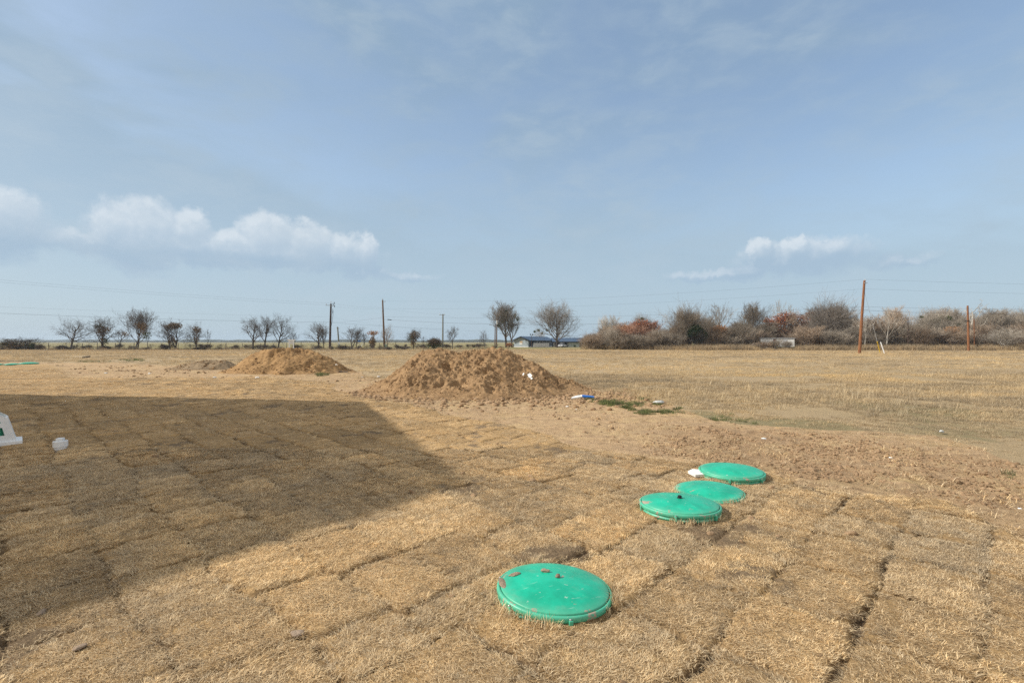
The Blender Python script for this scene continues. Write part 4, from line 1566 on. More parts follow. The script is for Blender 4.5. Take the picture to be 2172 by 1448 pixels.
# right-hand wood
GR = 'trees of the right hand wood'
GRB = 'bushes of the right hand wood'
tree('pale_tree', 'upright_a', 1280, 740, 668, 46, 112, M_BARK_P, M_TWIG_P, 'pale grey bare tree at the left end of the wood', GR)
tree('pale_tree', 'upright_b', 1298, 740, 664, 30, 112, M_BARK_P, M_TWIG_P, 'pale narrow bare tree, second in the wood from left', GR)
tree('bare_tree', 'dome_a', 1358, 740, 663, 56, 110, M_BARK_P, M_TWIG_G, 'grey domed bare tree topping the red thicket', GR,
     leaves=[('mistletoe', M_LEAF_G, 160, 0.16, [(1362, 676, 4, 3)])])
tree('red_bush', 'shrub_a', 1300, 741, 690, 66, 96, M_BARK_G, M_TWIG_B, 'brown thicket bush at the left end of the wood', GRB, 'bush')
tree('red_bush', 'shrub_b', 1335, 741, 682, 74, 95, M_BARK_G, M_TWIG_R, 'reddish rounded bush, left of the tallest red one', GRB, 'bush',
     leaves=[('foliage', M_LEAF_O, 700, 0.12, [(1330, 700, 30, 14)])])
tree('red_bush', 'shrub_a', 1372, 741, 677, 76, 96, M_BARK_G, M_TWIG_R, 'tallest red brown bush, below the grey domed tree', GRB, 'bush',
     leaves=[('foliage', M_LEAF_R, 1300, 0.13, [(1360, 686, 22, 9), (1385, 696, 18, 14)])])
tree('brown_bush', 'shrub_b', 1400, 742, 700, 56, 92, M_BARK_G, M_TWIG_G, 'grey bush right of the red thicket', GRB, 'bush')
tree('brown_bush', 'shrub_a', 1432, 742, 688, 52, 90, M_BARK_G, M_TWIG_B, 'rounded brown bush left of the evergreen shrub', GRB, 'bush')
tree('bare_tree', 'vase_a', 1464, 742, 644, 82, 90, M_BARK_G, M_TWIG_G, 'open vase shaped bare tree above the evergreen shrub', GR)
tree('evergreen_shrub', 'shrub_a', 1477, 742, 700, 44, 88, M_BARK_D, M_TWIG_D, 'dark evergreen shrub in front of the vase shaped tree', GRB, 'shrub',
     leaves=[('foliage', M_LEAF_E, 5200, 0.13, [(1475, 698, 14, 10), (1470, 708, 15, 9), (1488, 712, 12, 14), (1480, 722, 12, 9)])])
tree('bare_tree', 'upright_b', 1518, 742, 641, 62, 92, M_BARK_G, M_TWIG_G, 'tall grey bare tree right of the evergreen shrub', GR)
tree('brown_bush', 'shrub_a', 1522, 742, 688, 56, 88, M_BARK_G, M_TWIG_B, 'orange tinged bush under the tall grey tree', GRB, 'bush',
     leaves=[('foliage', M_LEAF_O, 800, 0.11, [(1525, 698, 18, 10)])])
tree('bare_tree', 'dome_b', 1592, 742, 640, 58, 90, M_BARK_G, M_TWIG_G, 'dense grey bare tree left of the rust leaved oak', GR)
tree('brown_bush', 'shrub_b', 1570, 742, 676, 64, 87, M_BARK_G, M_TWIG_G, 'tangled grey bush left of the white shed', GRB, 'bush')
tree('pale_tree', 'thin_a', 1651, 742, 634, 32, 108, M_BARK_P, M_TWIG_P, 'thin pale tree rising behind the rust leaved oak', GR)
tree('pale_tree', 'thin_a', 1677, 742, 643, 30, 110, M_BARK_P, M_TWIG_P, 'fainter thin pale tree, right of the first one behind the oak', GR)
tree('rust_oak', 'spread_b', 1668, 742, 656, 96, 100, M_BARK_D, M_TWIG_B, 'oak keeping its rust red leaves, behind the white shed', GR,
     leaves=[('foliage', M_LEAF_R, 5200, 0.16, [(1645, 690, 22, 20), (1668, 676, 22, 15), (1690, 684, 18, 20), (1655, 706, 26, 14), (1625, 680, 8, 7)])])
tree('rust_oak', 'spread_a', 1728, 742, 660, 60, 101, M_BARK_D, M_TWIG_B, 'smaller rust leaved oak behind the broad vase tree', GR,
     leaves=[('foliage', M_LEAF_R, 2200, 0.16, [(1725, 672, 22, 11), (1745, 678, 12, 8), (1708, 690, 12, 12)])])
tree('bare_tree', 'vase_a', 1768, 743, 630, 100, 90, M_BARK_G, M_TWIG_H, 'broad vase shaped tree left of the leaning brown pole', GR, rot=0.7)
tree('brown_bush', 'shrub_a', 1715, 743, 690, 80, 86, M_BARK_G, M_TWIG_B, 'pinkish bush right of the white shed', GRB, 'bush')
tree('brown_bush', 'shrub_b', 1768, 743, 696, 90, 85, M_BARK_G, M_TWIG_G, 'grey tangled bush under the broad vase tree', GRB, 'bush')
tree('white_trunk_tree', 'thin_a', 1835, 743, 672, 44, 84, M_BARK_P, M_TWIG_P, 'small white trunked tree right of the leaning brown pole', GR)
tree('white_trunk_tree', 'thin_a', 1880, 743, 650, 50, 84, M_BARK_P, M_TWIG_P, 'taller white trunked tree above the white marker post', GR)
tree('bare_tree', 'dome_b', 1893, 743, 650, 56, 92, M_BARK_G, M_TWIG_B, 'bare tree just behind the taller white trunk', GR)
tree('brown_bush', 'shrub_a', 1860, 743, 668, 84, 90, M_BARK_G, M_TWIG_B, 'tall brown bush behind the yellow guy sleeve', GRB, 'bush')
tree('brown_bush', 'shrub_b', 1910, 743, 678, 80, 88, M_BARK_G, M_TWIG_G, 'grey brown bush left of the thin dark post', GRB, 'bush')
tree('bare_tree', 'dome_a', 1975, 743, 654, 92, 94, M_BARK_G, M_TWIG_G, 'wide grey tree with green mistletoe, left of the short brown pole', GR,
     leaves=[('mistletoe', M_LEAF_G, n_, 0.12, [c_]) for n_, c_ in [(90, (1954, 672, 4, 2.5)), (260, (1985, 680, 10, 4)), (160, (1998, 674, 6, 5)), (380, (2012, 676, 7, 7)), (160, (2030, 688, 7, 4))]])
tree('brown_bush', 'shrub_a', 1962, 743, 690, 74, 87, M_BARK_G, M_TWIG_G, 'purplish grey bush right of the thin dark post', GRB, 'bush')
tree('brown_bush', 'shrub_b', 2018, 743, 690, 70, 86, M_BARK_G, M_TWIG_B, 'russet bush left of the short brown pole', GRB, 'bush',
     leaves=[('foliage', M_LEAF_O, 500, 0.10, [(2020, 700, 16, 9)])])
tree('dead_tree', 'dead_a', 2064, 743, 634, 60, 92, M_BARK_P, M_TWIG_P, 'white dead tree with broken limbs behind the short brown pole', GR)
tree('bare_tree', 'dome_b', 2120, 743, 652, 84, 94, M_BARK_G, M_TWIG_G, 'bare tree second from the right end of the wood', GR)
tree('bare_tree', 'dome_a', 2185, 743, 650, 90, 95, M_BARK_G, M_TWIG_G, 'bare tree cut by the right picture edge', GR)
tree('brown_bush', 'shrub_a', 2082, 743, 684, 60, 86, M_BARK_G, M_TWIG_B, 'brown bush right of the short brown pole', GRB, 'bush',
     leaves=[('foliage', M_LEAF_E, 700, 0.11, [(2095, 705, 7, 7)])])
tree('pale_bush', 'shrub_b', 2132, 744, 692, 84, 82, M_BARK_P, M_TWIG_P, 'pale grey branching bush near the right edge', GRB, 'bush')
tree('brown_bush', 'shrub_a', 2185, 743, 680, 80, 88, M_BARK_G, M_TWIG_B, 'dark brown bush cut by the right picture edge', GRB, 'bush')
tree('orange_bush', 'shrub_b', 1080, 736, 727, 16, 116, M_BARK_G, M_TWIG_R, 'orange brown bush at the left house corner', GRB, 'bush',
     leaves=[('foliage', M_LEAF_O, 700, 0.10, [(1080, 731, 7, 4)])])
tree('conifer_shrub', 'thin_a', 1219, 736, 731, 5, 128, M_BARK_D, M_TWIG_D, 'small green conifer before the pale outbuilding wall', GRB, 'shrub',
     leaves=[('foliage', M_LEAF_E, 400, 0.10, [(1219, 734.5, 2.4, 1.6), (1219, 733, 1.4, 1.6)])])

# underbrush and tall dry grass: masses nobody could count
c_brush = proto_collection('brush', [(with_mat(VAR[v][1], m_), m_) for v, m_ in
                                     (('shrub_a', M_TWIG_G), ('shrub_b', M_TWIG_B), ('shrub_b', M_TWIG_G), ('shrub_a', M_TWIG_B), ('upright_a', M_TWIG_G), ('multi_a', M_TWIG_G), ('thin_a', M_TWIG_D), ('shrub_b', M_TWIG_D), ('spread_a', M_TWIG_D), ('upright_b', M_TWIG_B))])
n = 330
bx_ = rng.uniform(1245, 2300, n)
bd = rng.uniform(86, 104, n)
bX = (bx_ - 1086) * bd / F
bs = rng.uniform(2.2, 4.4, n)
bh = rng.uniform(1.9, 4.0, n) * (0.75 + 0.5 * vnoise(bx_ * 0.02, bx_ * 0, 9))
bd = np.where((bx_ > 1448) & (bx_ < 1505), np.maximum(bd, 94), bd)
bd = np.where((bx_ > 1600) & (bx_ < 1700), np.maximum(bd, 90), bd)
fr = np.arange(n) < 9
bx_ = np.where(fr, rng.uniform(1590, 1705, n), bx_)
bd = np.where(fr, 84.0, bd)
bs = np.where(fr, 1.8, bs)
bh = np.where(fr, rng.uniform(1.2, 2.1, n), bh)
bX = (bx_ - 1086) * bd / F
bk_ = np.where(rng.uniform(0, 1, n) < 0.1, 9, rng.integers(0, 6, n))
scatter('underbrush', c_brush, np.stack([bX, bd, np.zeros(n)], 1), rng.uniform(0, 6.28, n), np.stack([bs, bs, bh], 1), rng.normal(0, 1, n),
        'tangled grey brown underbrush filling the right hand wood', idx_=bk_)
n = 210
bx_ = np.concatenate([rng.uniform(-60, 860, n - 50), rng.uniform(850, 1075, 50)])
bd = np.where(bx_ < 860, rng.uniform(84, 88, n), rng.uniform(100, 112, n))
bs = rng.uniform(0.8, 2.4, n)
scatter('fence_row_brush', c_brush, np.stack([(bx_ - 1086) * bd / F, bd, np.zeros(n)], 1), rng.uniform(0, 6.28, n), np.stack([bs, bs, rng.uniform(0.35, 1.1, n)], 1),
        rng.normal(0, 1, n), 'low dead brush tangled along the wire fence', idx_=rng.integers(6, 9, n))
c_wood = proto_collection('wood_crown', [(with_mat(VAR[v][1], m_), m_) for v, m_ in
                                        (('dome_a', M_TWIG_G), ('dome_b', M_TWIG_G), ('upright_a', M_TWIG_B), ('spread_a', M_TWIG_G), ('multi_a', M_TWIG_P), ('upright_b', M_TWIG_B))])
n = 150
bx_ = rng.uniform(1275, 2330, n)
bd = rng.uniform(98, 122, n)
bh = rng.uniform(5.4, 7.9, n) * (0.72 + 0.45 * vnoise(bx_ * 0.013, bx_ * 0, 19)) * np.where(bx_ < 1440, 0.82, 1.0)
bs = bh * rng.uniform(0.6, 1.0, n)
scatter('far_wood', c_wood, np.stack([(bx_ - 1086) * bd / F, bd, np.zeros(n)], 1), rng.uniform(0, 6.28, n), np.stack([bs, bs, bh], 1), rng.normal(0, 1, n),
        'far bare trees massed at the back of the wood')
c_tall = proto_collection('tall_tuft', [(tuft(46, 0.5, 0.5, 1.15, 0.022, 0.02, 0.5, 3.0, 800 + i), M_TALL) for i in range(3)])
n = 2600
tx_ = rng.uniform(1235, 2320, n)
td = rng.uniform(79, 88, n) + 12 * np.clip((1500 - tx_) / 260, 0, 1)
scatter('tall_dry_grass', c_tall, np.stack([(tx_ - 1086) * td / F, td, np.zeros(n)], 1), rng.uniform(0, 6.28, n), rng.uniform(0.6, 1.25, n) * np.where((tx_ > 1612) & (tx_ < 1690), 0.5, 1.0),
        rng.normal(0, 0.5, n), 'tall dry grass along the edge of the wood')
n = 700
tx_ = rng.uniform(-80, 1080, n)
td = np.where(tx_ < 850, rng.uniform(83.5, 86.5, n), rng.uniform(92, 106, n))
scatter('fence_row_grass', c_tall, np.stack([(tx_ - 1086) * td / F, td, np.zeros(n)], 1), rng.uniform(0, 6.28, n), rng.uniform(0.3, 0.7, n),
        rng.normal(-0.3, 0.5, n), 'rough dry grass at the foot of the wire fence')

# far tree line
def far_line():
    xs_ = np.arange(-1500, 900, 2.5)
    D0 = 1000.0
    px_ = xs_ * F / D0 + 1086
    top = 2.2 + 5.6 * fbm(xs_ * 0.012, xs_ * 0, 600, 4) + 2.2 * (fbm(xs_ * 0.09, xs_ * 0, 605, 3) - 0.5)
    rows = []
    prof = [(0, 0.0), (-2, 0.55), (3, 0.85), (10, 1.0), (22, 1.04), (40, 0.9), (60, 0.0)]
    for dy, k in prof:
        jit = 1.0 + 0.35 * (fbm(xs_ * 0.15 + dy, xs_ * 0 + dy, 607, 3) - 0.5) * (k > 0)
        rows.append(np.stack([xs_, D0 + dy + 3 * (fbm(xs_ * 0.1, xs_ * 0 + dy, 609, 2) - 0.5), top * k * jit - 0.2], 1))
    v = np.concatenate(rows)
    n_ = len(xs_)
    im = np.arange(len(v)).reshape(len(prof), n_)
    qd = np.stack([im[:-1, :-1].ravel(), im[:-1, 1:].ravel(), im[1:, 1:].ravel(), im[1:, :-1].ravel()], 1)
    return np_mesh('distant_treeline', v, qd)


o = link('distant_treeline', far_line(), simple('far_woods', (0.05, 0.06, 0.04), (0.10, 0.10, 0.065), 0.05, 0.95))
tag(o, 'long low line of woods on the far horizon', kind='stuff')

# ------------------------------------------------------------------ wire fence
fence = empty('wire_fence', (0, 84.5, 0), 0, 'low wire fence with thin dark posts along the left trees', 'fence')
M_POST = simple('old_post', (0.05, 0.042, 0.035), (0.11, 0.09, 0.07), 6, 0.9)
M_WIRE = simple('dark_wire', (0.025, 0.025, 0.028), (0.05, 0.05, 0.055), 3, 0.6)
g = random.Random(3)
px_ = -30.0
while px_ < 860:
    X_ = (px_ - 1086) * 84.5 / F
    h_ = g.uniform(1.05, 1.35)
    MB().tube([(X_, 0, -0.1), (X_ + g.gauss(0, 0.05), g.gauss(0, 0.03), h_)], [0.05, 0.042], 6).build('fence_post', M_POST, fence)
    px_ += g.uniform(26, 40)
for k, hh in enumerate((0.3, 0.55, 0.8, 1.05)):
    pts = [((p_ - 1086) * 84.5 / F, 0.055, hh + 0.02 * math.sin(p_ * 0.2 + k)) for p_ in range(-30, 861, 15)]
    MB().tube(pts, 0.008, 3).build('wire', M_WIRE, fence)

# ------------------------------------------------------------------ utility poles and wires
def wood(name, a, b):
    return simple(name, a, b, 3.0, 0.85, stretch=(8, 8, 0.6), bump=0.2, bscale=6)


M_POLE_D = wood('dark_pole_wood', (0.035, 0.022, 0.018), (0.085, 0.05, 0.038))
M_POLE_B = wood('brown_pole_wood', (0.10, 0.06, 0.038), (0.19, 0.12, 0.075))
M_POLE_R = wood('red_pole_wood', (0.13, 0.052, 0.022), (0.29, 0.125, 0.052))
M_POLE_G = wood('grey_pole_wood', (0.14, 0.145, 0.12), (0.24, 0.24, 0.20))
M_INS = simple('porcelain', (0.35, 0.35, 0.36), (0.50, 0.50, 0.50), 8, 0.3)
M_GREY = simple('grey_metal', (0.30, 0.31, 0.32), (0.42, 0.43, 0.44), 6, 0.5, metal=0.3)
M_YEL = simple('yellow_sleeve', (0.55, 0.36, 0.02), (0.66, 0.45, 0.04), 6, 0.5)
M_GREEN = simple('pedestal_green', (0.16, 0.24, 0.19), (0.24, 0.32, 0.26), 5, 0.6)


def pole(base, top, D, r0, mat, label, zb=0.0, group='utility poles'):
    """base and top are photo pixels; returns (root, fn) where fn(y) gives the point on the pole at photo row y"""
    b = P3(base[0], base[1], D)
    b.z = zb
    t = P3(top[0], top[1], D)
    root = empty('utility_pole', b, 0, label, 'utility pole', group)
    sh = MB().tube([Vector((0, 0, -0.3)), (t - b) * 0.5, t - b], [r0, r0 * 0.86, r0 * 0.7], 12)
    sh.build('shaft', mat, root, smooth_it=False)

    def at(y_):
        f = (CH - (y_ - HZ) * D / F - b.z) / (t.z - b.z)
        return b.lerp(t, f)
    return root, at, b, t


def insulator(root, off_, h=0.28, r=0.06):
    mb = MB()
    mb.lathe([(0.02, 0.0), (0.02, h * 0.4), (r, h * 0.42), (r * 0.7, h * 0.6), (r, h * 0.65), (r * 0.6, h)], 10, off_)
    mb.build('insulator', M_INS, root)


# dark pole
pA, atA, bA, tA = pole((699.5, 738), (702, 644), 104.0, 0.24, M_POLE_D, 'dark utility pole with cutout switches near its top, left of two')
rel = tA - bA
insulator(pA, rel, 0.5, 0.09)
MB().box(-1.0, 0.0, -0.05, 0.05, -0.05, 0.05, Matrix.Translation(rel + Vector((0, -0.2, -0.35)))).build('crossarm', M_GREY, pA)
MB().tube([rel + Vector((-0.9, -0.2, -0.28)), rel + Vector((-0.9, -0.2, 0.05))], 0.05, 8).build('insulator', M_INS, pA)
MB().box(0.0, 0.85, -0.05, 0.05, -0.05, 0.05, Matrix.Translation(rel + Vector((0, -0.2, -0.5)))).build('crossarm', M_GREY, pA)
for dx, dz in ((0.5, -0.15), (0.75, 0.1), (0.8, -0.55), (0.45, -1.55), (0.42, -1.9)):
    MB().tube([rel + Vector((dx, -0.2, dz + 0.22)), rel + Vector((dx + 0.06, -0.2, dz - 0.2))], 0.07, 8).build('cutout_switch', M_BLACK, pA)
MB().tube([rel + Vector((0.45, -0.2, -1.0)), rel + Vector((0.5, -0.2, -2.4)), rel + Vector((0.35, -0.2, -3.6)), rel + Vector((0.12, -0.1, -4.6))], 0.035, 5).build('riser_cable', M_WIRE, pA)
# brown pole
pB, atB, bB, tB = pole((815.5, 741), (811.5, 636), 94.0, 0.19, M_POLE_B, 'tall brown pole with a small side arm, left of big mound')
rel = tB - bB
insulator(pB, rel, 0.3, 0.07)
MB().box(0.05, 0.62, -0.04, 0.04, -0.04, 0.04, Matrix.Translation(rel + Vector((0, -0.15, -0.30)))).build('side_arm', M_GREY, pB)
MB().tube([(0.28, -0.12, 0), (0.28, -0.12, 1.6)], 0.05, 6).build('conduit', M_GREY, pB)
# leaning grey service pole
pC, atC, bC, tC = pole((719.5, 739), (716, 693), 100.0, 0.17, M_POLE_G, 'short leaning grey pole right of the dark utility pole')
rel = tC - bC
MB().box(-0.25, 0.35, -0.05, 0.05, -0.32, -0.22, Matrix.Translation(rel)).build('crossarm', M_GREY, pC)
MB().box(-0.20, 0.20, -0.30, -0.19, 0.8, 1.4).build('meter_box', M_WHITE, pC)
# short grey pole
pD, atD, bD, tD = pole((939, 737), (939.5, 666), 110.0, 0.19, M_POLE_G, 'short grey pole with crossarm behind the big mound')
rel = tD - bD
MB().box(-0.75, 0.45, -0.05, 0.05, -0.22, -0.12, Matrix.Translation(rel + Vector((0, -0.2, 0)))).build('crossarm', M_GREY, pD)
for dx in (-0.7, 0.35):
    insulator(pD, rel + Vector((dx, -0.2, -0.12)), 0.25, 0.06)
# pair of poles near the house
pE, atE, bE, tE = pole((1049.5, 735), (1050.5, 688), 124.0, 0.15, M_POLE_B, 'shorter left pole of the pair before the mistletoe tree')
MB().tube([(0.0, -0.2, 5.0), (-0.5, -0.5, 5.6), (-1.0, -0.7, 5.6)], 0.05, 6).build('lamp_arm', M_GREY, pE)
MB().box(-1.35, -0.9, -0.85, -0.55, 5.52, 5.66).build('lamp_head', M_GREY, pE, bevel=0.02)
pF, atF, bF, tF = pole((1053, 735), (1054, 665), 122.0, 0.16, M_POLE_B, 'taller right pole of the pair before the mistletoe tree')
MB().lathe([(0.22, 5.6), (0.22, 6.5), (0.15, 6.6)], 12, (0.2, -0.4, 0)).build('transformer', M_WHITE, pF)
# red-brown leaning pole on the right
pG, atG, bG, tG = pole((1822.5, 750), (1833.5, 595), 59.5, 0.17, M_POLE_R, 'tall leaning red brown pole at the right, with guy wire')
rel = tG - bG
insulator(pG, rel, 0.2, 0.05)
insulator(pG, rel + Vector((0.12, -0.05, -0.05)), 0.2, 0.05)
MB().box(-0.16, 0.20, -0.24, -0.16, -0.35, -0.28, Matrix.Translation(rel)).build('bracket', M_GREY, pG)
# guy wire with yellow sleeve
gw_a = atG(613)
gx, gy = G(1867, 749)
gw_b = Vector((gx, gy, 0.0))
gw = empty('guy_wire', gw_b, 0, 'guy wire with yellow sleeve anchored right of the leaning pole', 'guy wire')
MB().tube([Vector((0, 0, 0)), gw_a - gw_b], 0.011, 5).build('cable', M_GREY, gw)
fy = lambda t_: (gw_a - gw_b) * t_
MB().tube([fy(0.0), fy(0.19)], 0.055, 8).build('sleeve', M_YEL, gw)
MB().tube([fy(0.192), fy(0.45)], 0.035, 8).build('strain_rod', M_GREY, gw)
gx, gy = G(1877, 750)
mp_ = empty('marker_post', (gx, gy, 0), 0, 'white leaning marker post right of the yellow sleeve', 'marker post')
MB().tube([(0, 0, -0.1), (-0.30, 0.0, 0.75), (-0.52, 0, 1.42)], 0.055, 8).build('post', M_WHITE, mp_)
MB().box(-0.62, -0.42, -0.06, 0.06, 1.425, 1.56).build('cap', M_BLACK, mp_)
# short pole on the right
pH, atH, bH, tH = pole((2054.5, 744), (2052.5, 648), 76.0, 0.16, M_POLE_R, 'short orange brown pole at the right edge of the field')
MB().box(-0.62, 0.0, -0.25, -0.17, -0.06, 0.06, Matrix.Translation(atH(681) - bH)).build('splice_case', M_BLACK, pH)
pI, atI, bI, tI = pole((1926, 743), (1926, 674), 82.0, 0.07, M_POLE_D, 'thin dark rusty post standing in the wood at right')
pJ, atJ, bJ, tJ = pole((2067, 743), (2066, 676), 84.0, 0.09, M_POLE_R, 'thin russet pole half hidden beside the short brown pole')


def wire(a, b, sag, r, label, group='overhead wires', n=28):
    mb = MB()
    a, b = Vector(a), Vector(b)
    pts = []
    for i in range(n + 1):
        t = i / n
        p = a.lerp(b, t)
        p.z -= sag * 4 * t * (1 - t)
        pts.append(p)
    mb.tube(pts, r * 0.62, 4)
    o = mb.build('overhead_wire', M_WIRE, None)
    return tag(o, label, 'wire', group)


ext = Vector((-0.9, -0.2, -0.3))
wire(P3(-300, 566, 66), tA + Vector((0, 0, 0.1)), 0.45, 0.012, 'upper wire of the close pair coming in from top left')
wire(P3(-300, 571, 66), tA + ext, 0.45, 0.012, 'lower wire of the close pair coming in from top left')
wire(P3(-300, 637, 70), atA(672), 0.30, 0.010, 'faint middle wire from the left to the dark pole')
wire(P3(-300, 650, 72), atA(683), 0.45, 0.026, 'thick low cable from the left edge to the dark pole')
wire(tA + Vector((0.2, -0.1, 0.1)), atB(652), 0.25, 0.011, 'thin wire from dark pole top to the brown pole')
wire(atA(648), atB(654), 0.3, 0.010, 'thin second wire from dark pole to the brown pole')
wire(atA(684), atB(673), 0.15, 0.016, 'rising cable between dark pole and brown pole')
wire(atA(683.5), atD(698), 0.10, 0.022, 'sloping cable from dark pole to the short grey pole')
wire(atA(672), atD(700), 0.5, 0.009, 'faint lower wire from dark pole to the short grey pole')
wire(tB + Vector((0.6, -0.1, -0.2)), tG + Vector((-0.1, 0, 0.15)), 0.95, 0.010, 'topmost wire of the long span to the leaning pole')
wire(atB(654), atG(612.5), 0.85, 0.010, 'second wire of the long span to the leaning pole')
wire(atB(671.5), atG(650), 0.65, 0.016, 'third wire of the long span to the leaning pole')
wire(atB(677), atG(657.5), 1.35, 0.026, 'thick lowest cable of the long span to the leaning pole')
wire(atB(654), atD(667), 0.12, 0.009, 'thin wire from brown pole to the crossarm of the short grey pole')
wire(atD(667), atF(690), 0.25, 0.010, 'sagging wire from short grey pole to the paired poles')
wire(atD(698), atF(702), 0.2, 0.010, 'low wire from short grey pole to the paired poles')
wire(tG + Vector((0.1, 0, 0.15)), P3(2500, 608, 52), 0.12, 0.010, 'topmost wire leaving the leaning pole to the right')
wire(atG(612.5), P3(2500, 628, 52), 0.12, 0.010, 'second wire leaving the leaning pole to the right')
wire(atG(650), atH(654.5), 0.06, 0.015, 'third wire between leaning pole and short brown pole')
wire(atG(657.5), atH(664.5), 0.10, 0.022, 'thick cable between leaning pole and short brown pole')
wire(atH(654.5), P3(2420, 656, 72), 0.05, 0.015, 'thin wire from short brown pole to the right edge')
wire(atH(664.5), P3(2420, 672, 72), 0.06, 0.022, 'thick cable from short brown pole to the right edge')
gx, gy = G(795, 742)
wire(atB(650), (P3(798, 742, 92.5).x, 92.5, 0.0), 0.0, 0.009, 'thin guy wire slanting down left from the brown pole')
# splice case hanging on the thick cable by the brown pole
p0 = atB(677).lerp(atG(657.5), 0.012)
sc_ = MB().tube([p0 + Vector((0.1, 0, -0.06)), p0 + Vector((0.85, 0, -0.13))], 0.075, 8).build('splice_case', M_BLACK, None)
tag(sc_, 'black splice case hanging on cable beside the brown pole', 'splice case', 'cable splice cases')
p1 = atB(677).lerp(atG(657.5), 0.37)
p1.z -= 1.35 * 4 * 0.37 * 0.63
sc_ = MB().tube([p1 + Vector((-0.5, 0, -0.1)), p1 + Vector((0.6, 0, -0.1))], 0.075, 8).build('splice_case', M_BLACK, None)
tag(sc_, 'black splice case on the thick cable before the red thicket', 'splice case', 'cable splice cases')

# roadside bits
gx = (818.5 - 1086) * 93 / F
pd = empty('cable_pedestal', (gx, 93.0, 0), 0, 'pale green cable pedestal at the foot of the brown pole', 'pedestal')
MB().box(-0.16, 0.16, -0.12, 0.12, -0.05, 0.72).build('cabinet', M_GREEN, pd, bevel=0.02)
MB().box(-0.18, 0.18, -0.14, 0.14, 0.722, 0.84).build('cover', M_GREEN, pd, bevel=0.03)
# white sign frame
D_ = 84.0
sg = empty('sign_frame', ((618 - 1086) * D_ / F, D_, 0), 0, 'white wooden sign frame on two posts behind the orange mound', 'sign')
u_ = D_ / F
for sx in (-1, 1):
    MB().box(sx * 4.6 * u_ - 0.07, sx * 4.6 * u_ + 0.07, -0.07, 0.07, -0.1, 1.62).build('post', M_WHITE, sg)
MB().box(-8.5 * u_, 8.5 * u_, -0.09, 0.09, 1.625, 1.78).build('crossbar', M_WHITE, sg)
MB().box(-3.7 * u_, 3.7 * u_, -0.04, 0.04, 1.02, 1.60).build('panel', simple('sign_panel', (0.5, 0.5, 0.5), (0.68, 0.68, 0.66), 8, 0.6), sg)
# blue street sign
D_ = 95.0
bsn = empty('street_sign', ((762 - 1086) * D_ / F, D_, 0), 0, 'small blue street sign on a thin post by the fence', 'sign')
MB().tube([(0, 0, -0.1), (0, 0, 1.95)], 0.04, 6).build('post', M_GREY, bsn)
MB().box(-0.32, 0.32, -0.015, 0.015, 1.42, 1.62, Matrix.Translation((0, -0.06, 0))).build('name_blade', M_BLUE, bsn)
gx = (769 - 1086) * 95.5 / F
wp_ = MB().tube([(-0.18, 0, -0.05), (0.28, 0, 0.95)], 0.06, 6).build('leaning_post', M_WHITE, None, loc=(gx, 94.5, 0))
tag(wp_, 'short white post leaning right, near the blue sign', 'post')
gx = (668 - 1086) * 90 / F
bk = MB().lathe([(0.11, -0.02), (0.14, 0.30), (0.145, 0.32), (0.13, 0.32)], 14).build('bucket', M_WHITE, None, loc=(gx, 90, 0))
tag(bk, 'small white bucket in the grass left of the dark pole', 'bucket')
gx = (702.5 - 1086) * 101 / F
bk = MB().lathe([(0.13, -0.02), (0.14, 0.26), (0.08, 0.30)], 12).build('meter_pit', M_WHITE, None, loc=(gx, 101, 0))
tag(bk, 'white round cover at the foot of the dark pole', 'utility cover')

# ------------------------------------------------------------------ houses
M_SIDING = simple('blue_grey_siding', (0.33, 0.385, 0.405), (0.40, 0.455, 0.475), 3, 0.7, stretch=(0.3, 0.3, 22))
M_SIDING_D = simple('shaded_siding', (0.10, 0.115, 0.135), (0.14, 0.155, 0.175), 3, 0.7, stretch=(0.3, 0.3, 22))  # siding copy darkened for shaded walls; the shade is in the colour
M_SIDING_G = simple('pale_green_siding', (0.44, 0.51, 0.485), (0.52, 0.58, 0.555), 3, 0.7, stretch=(14, 14, 0.3))
M_ROOF = simple('blue_metal_roof', (0.035, 0.065, 0.115), (0.055, 0.095, 0.16), 3, 0.42, 0.5, stretch=(6, 6, 0.4))
M_TRIM = simple('dark_trim', (0.03, 0.035, 0.042), (0.05, 0.055, 0.065), 5, 0.6)
M_PANE = simple('window_pane', (0.02, 0.025, 0.03), (0.05, 0.055, 0.06), 2, 0.15, 0.6)
M_BOARD = simple('tan_board', (0.42, 0.30, 0.17), (0.52, 0.38, 0.22), 4, 0.8)
M_BRICK = simple('brown_brick', (0.16, 0.10, 0.075), (0.25, 0.17, 0.125), 10, 0.9)
D_ = 126.0
u_ = D_ / F          # metres per photo pixel there
hxo = (1105.5 - 1086) * u_
house = empty('house', (hxo, D_, 0), R(-28), 'low blue grey house with blue metal roof and long side darkened for shade', 'house')
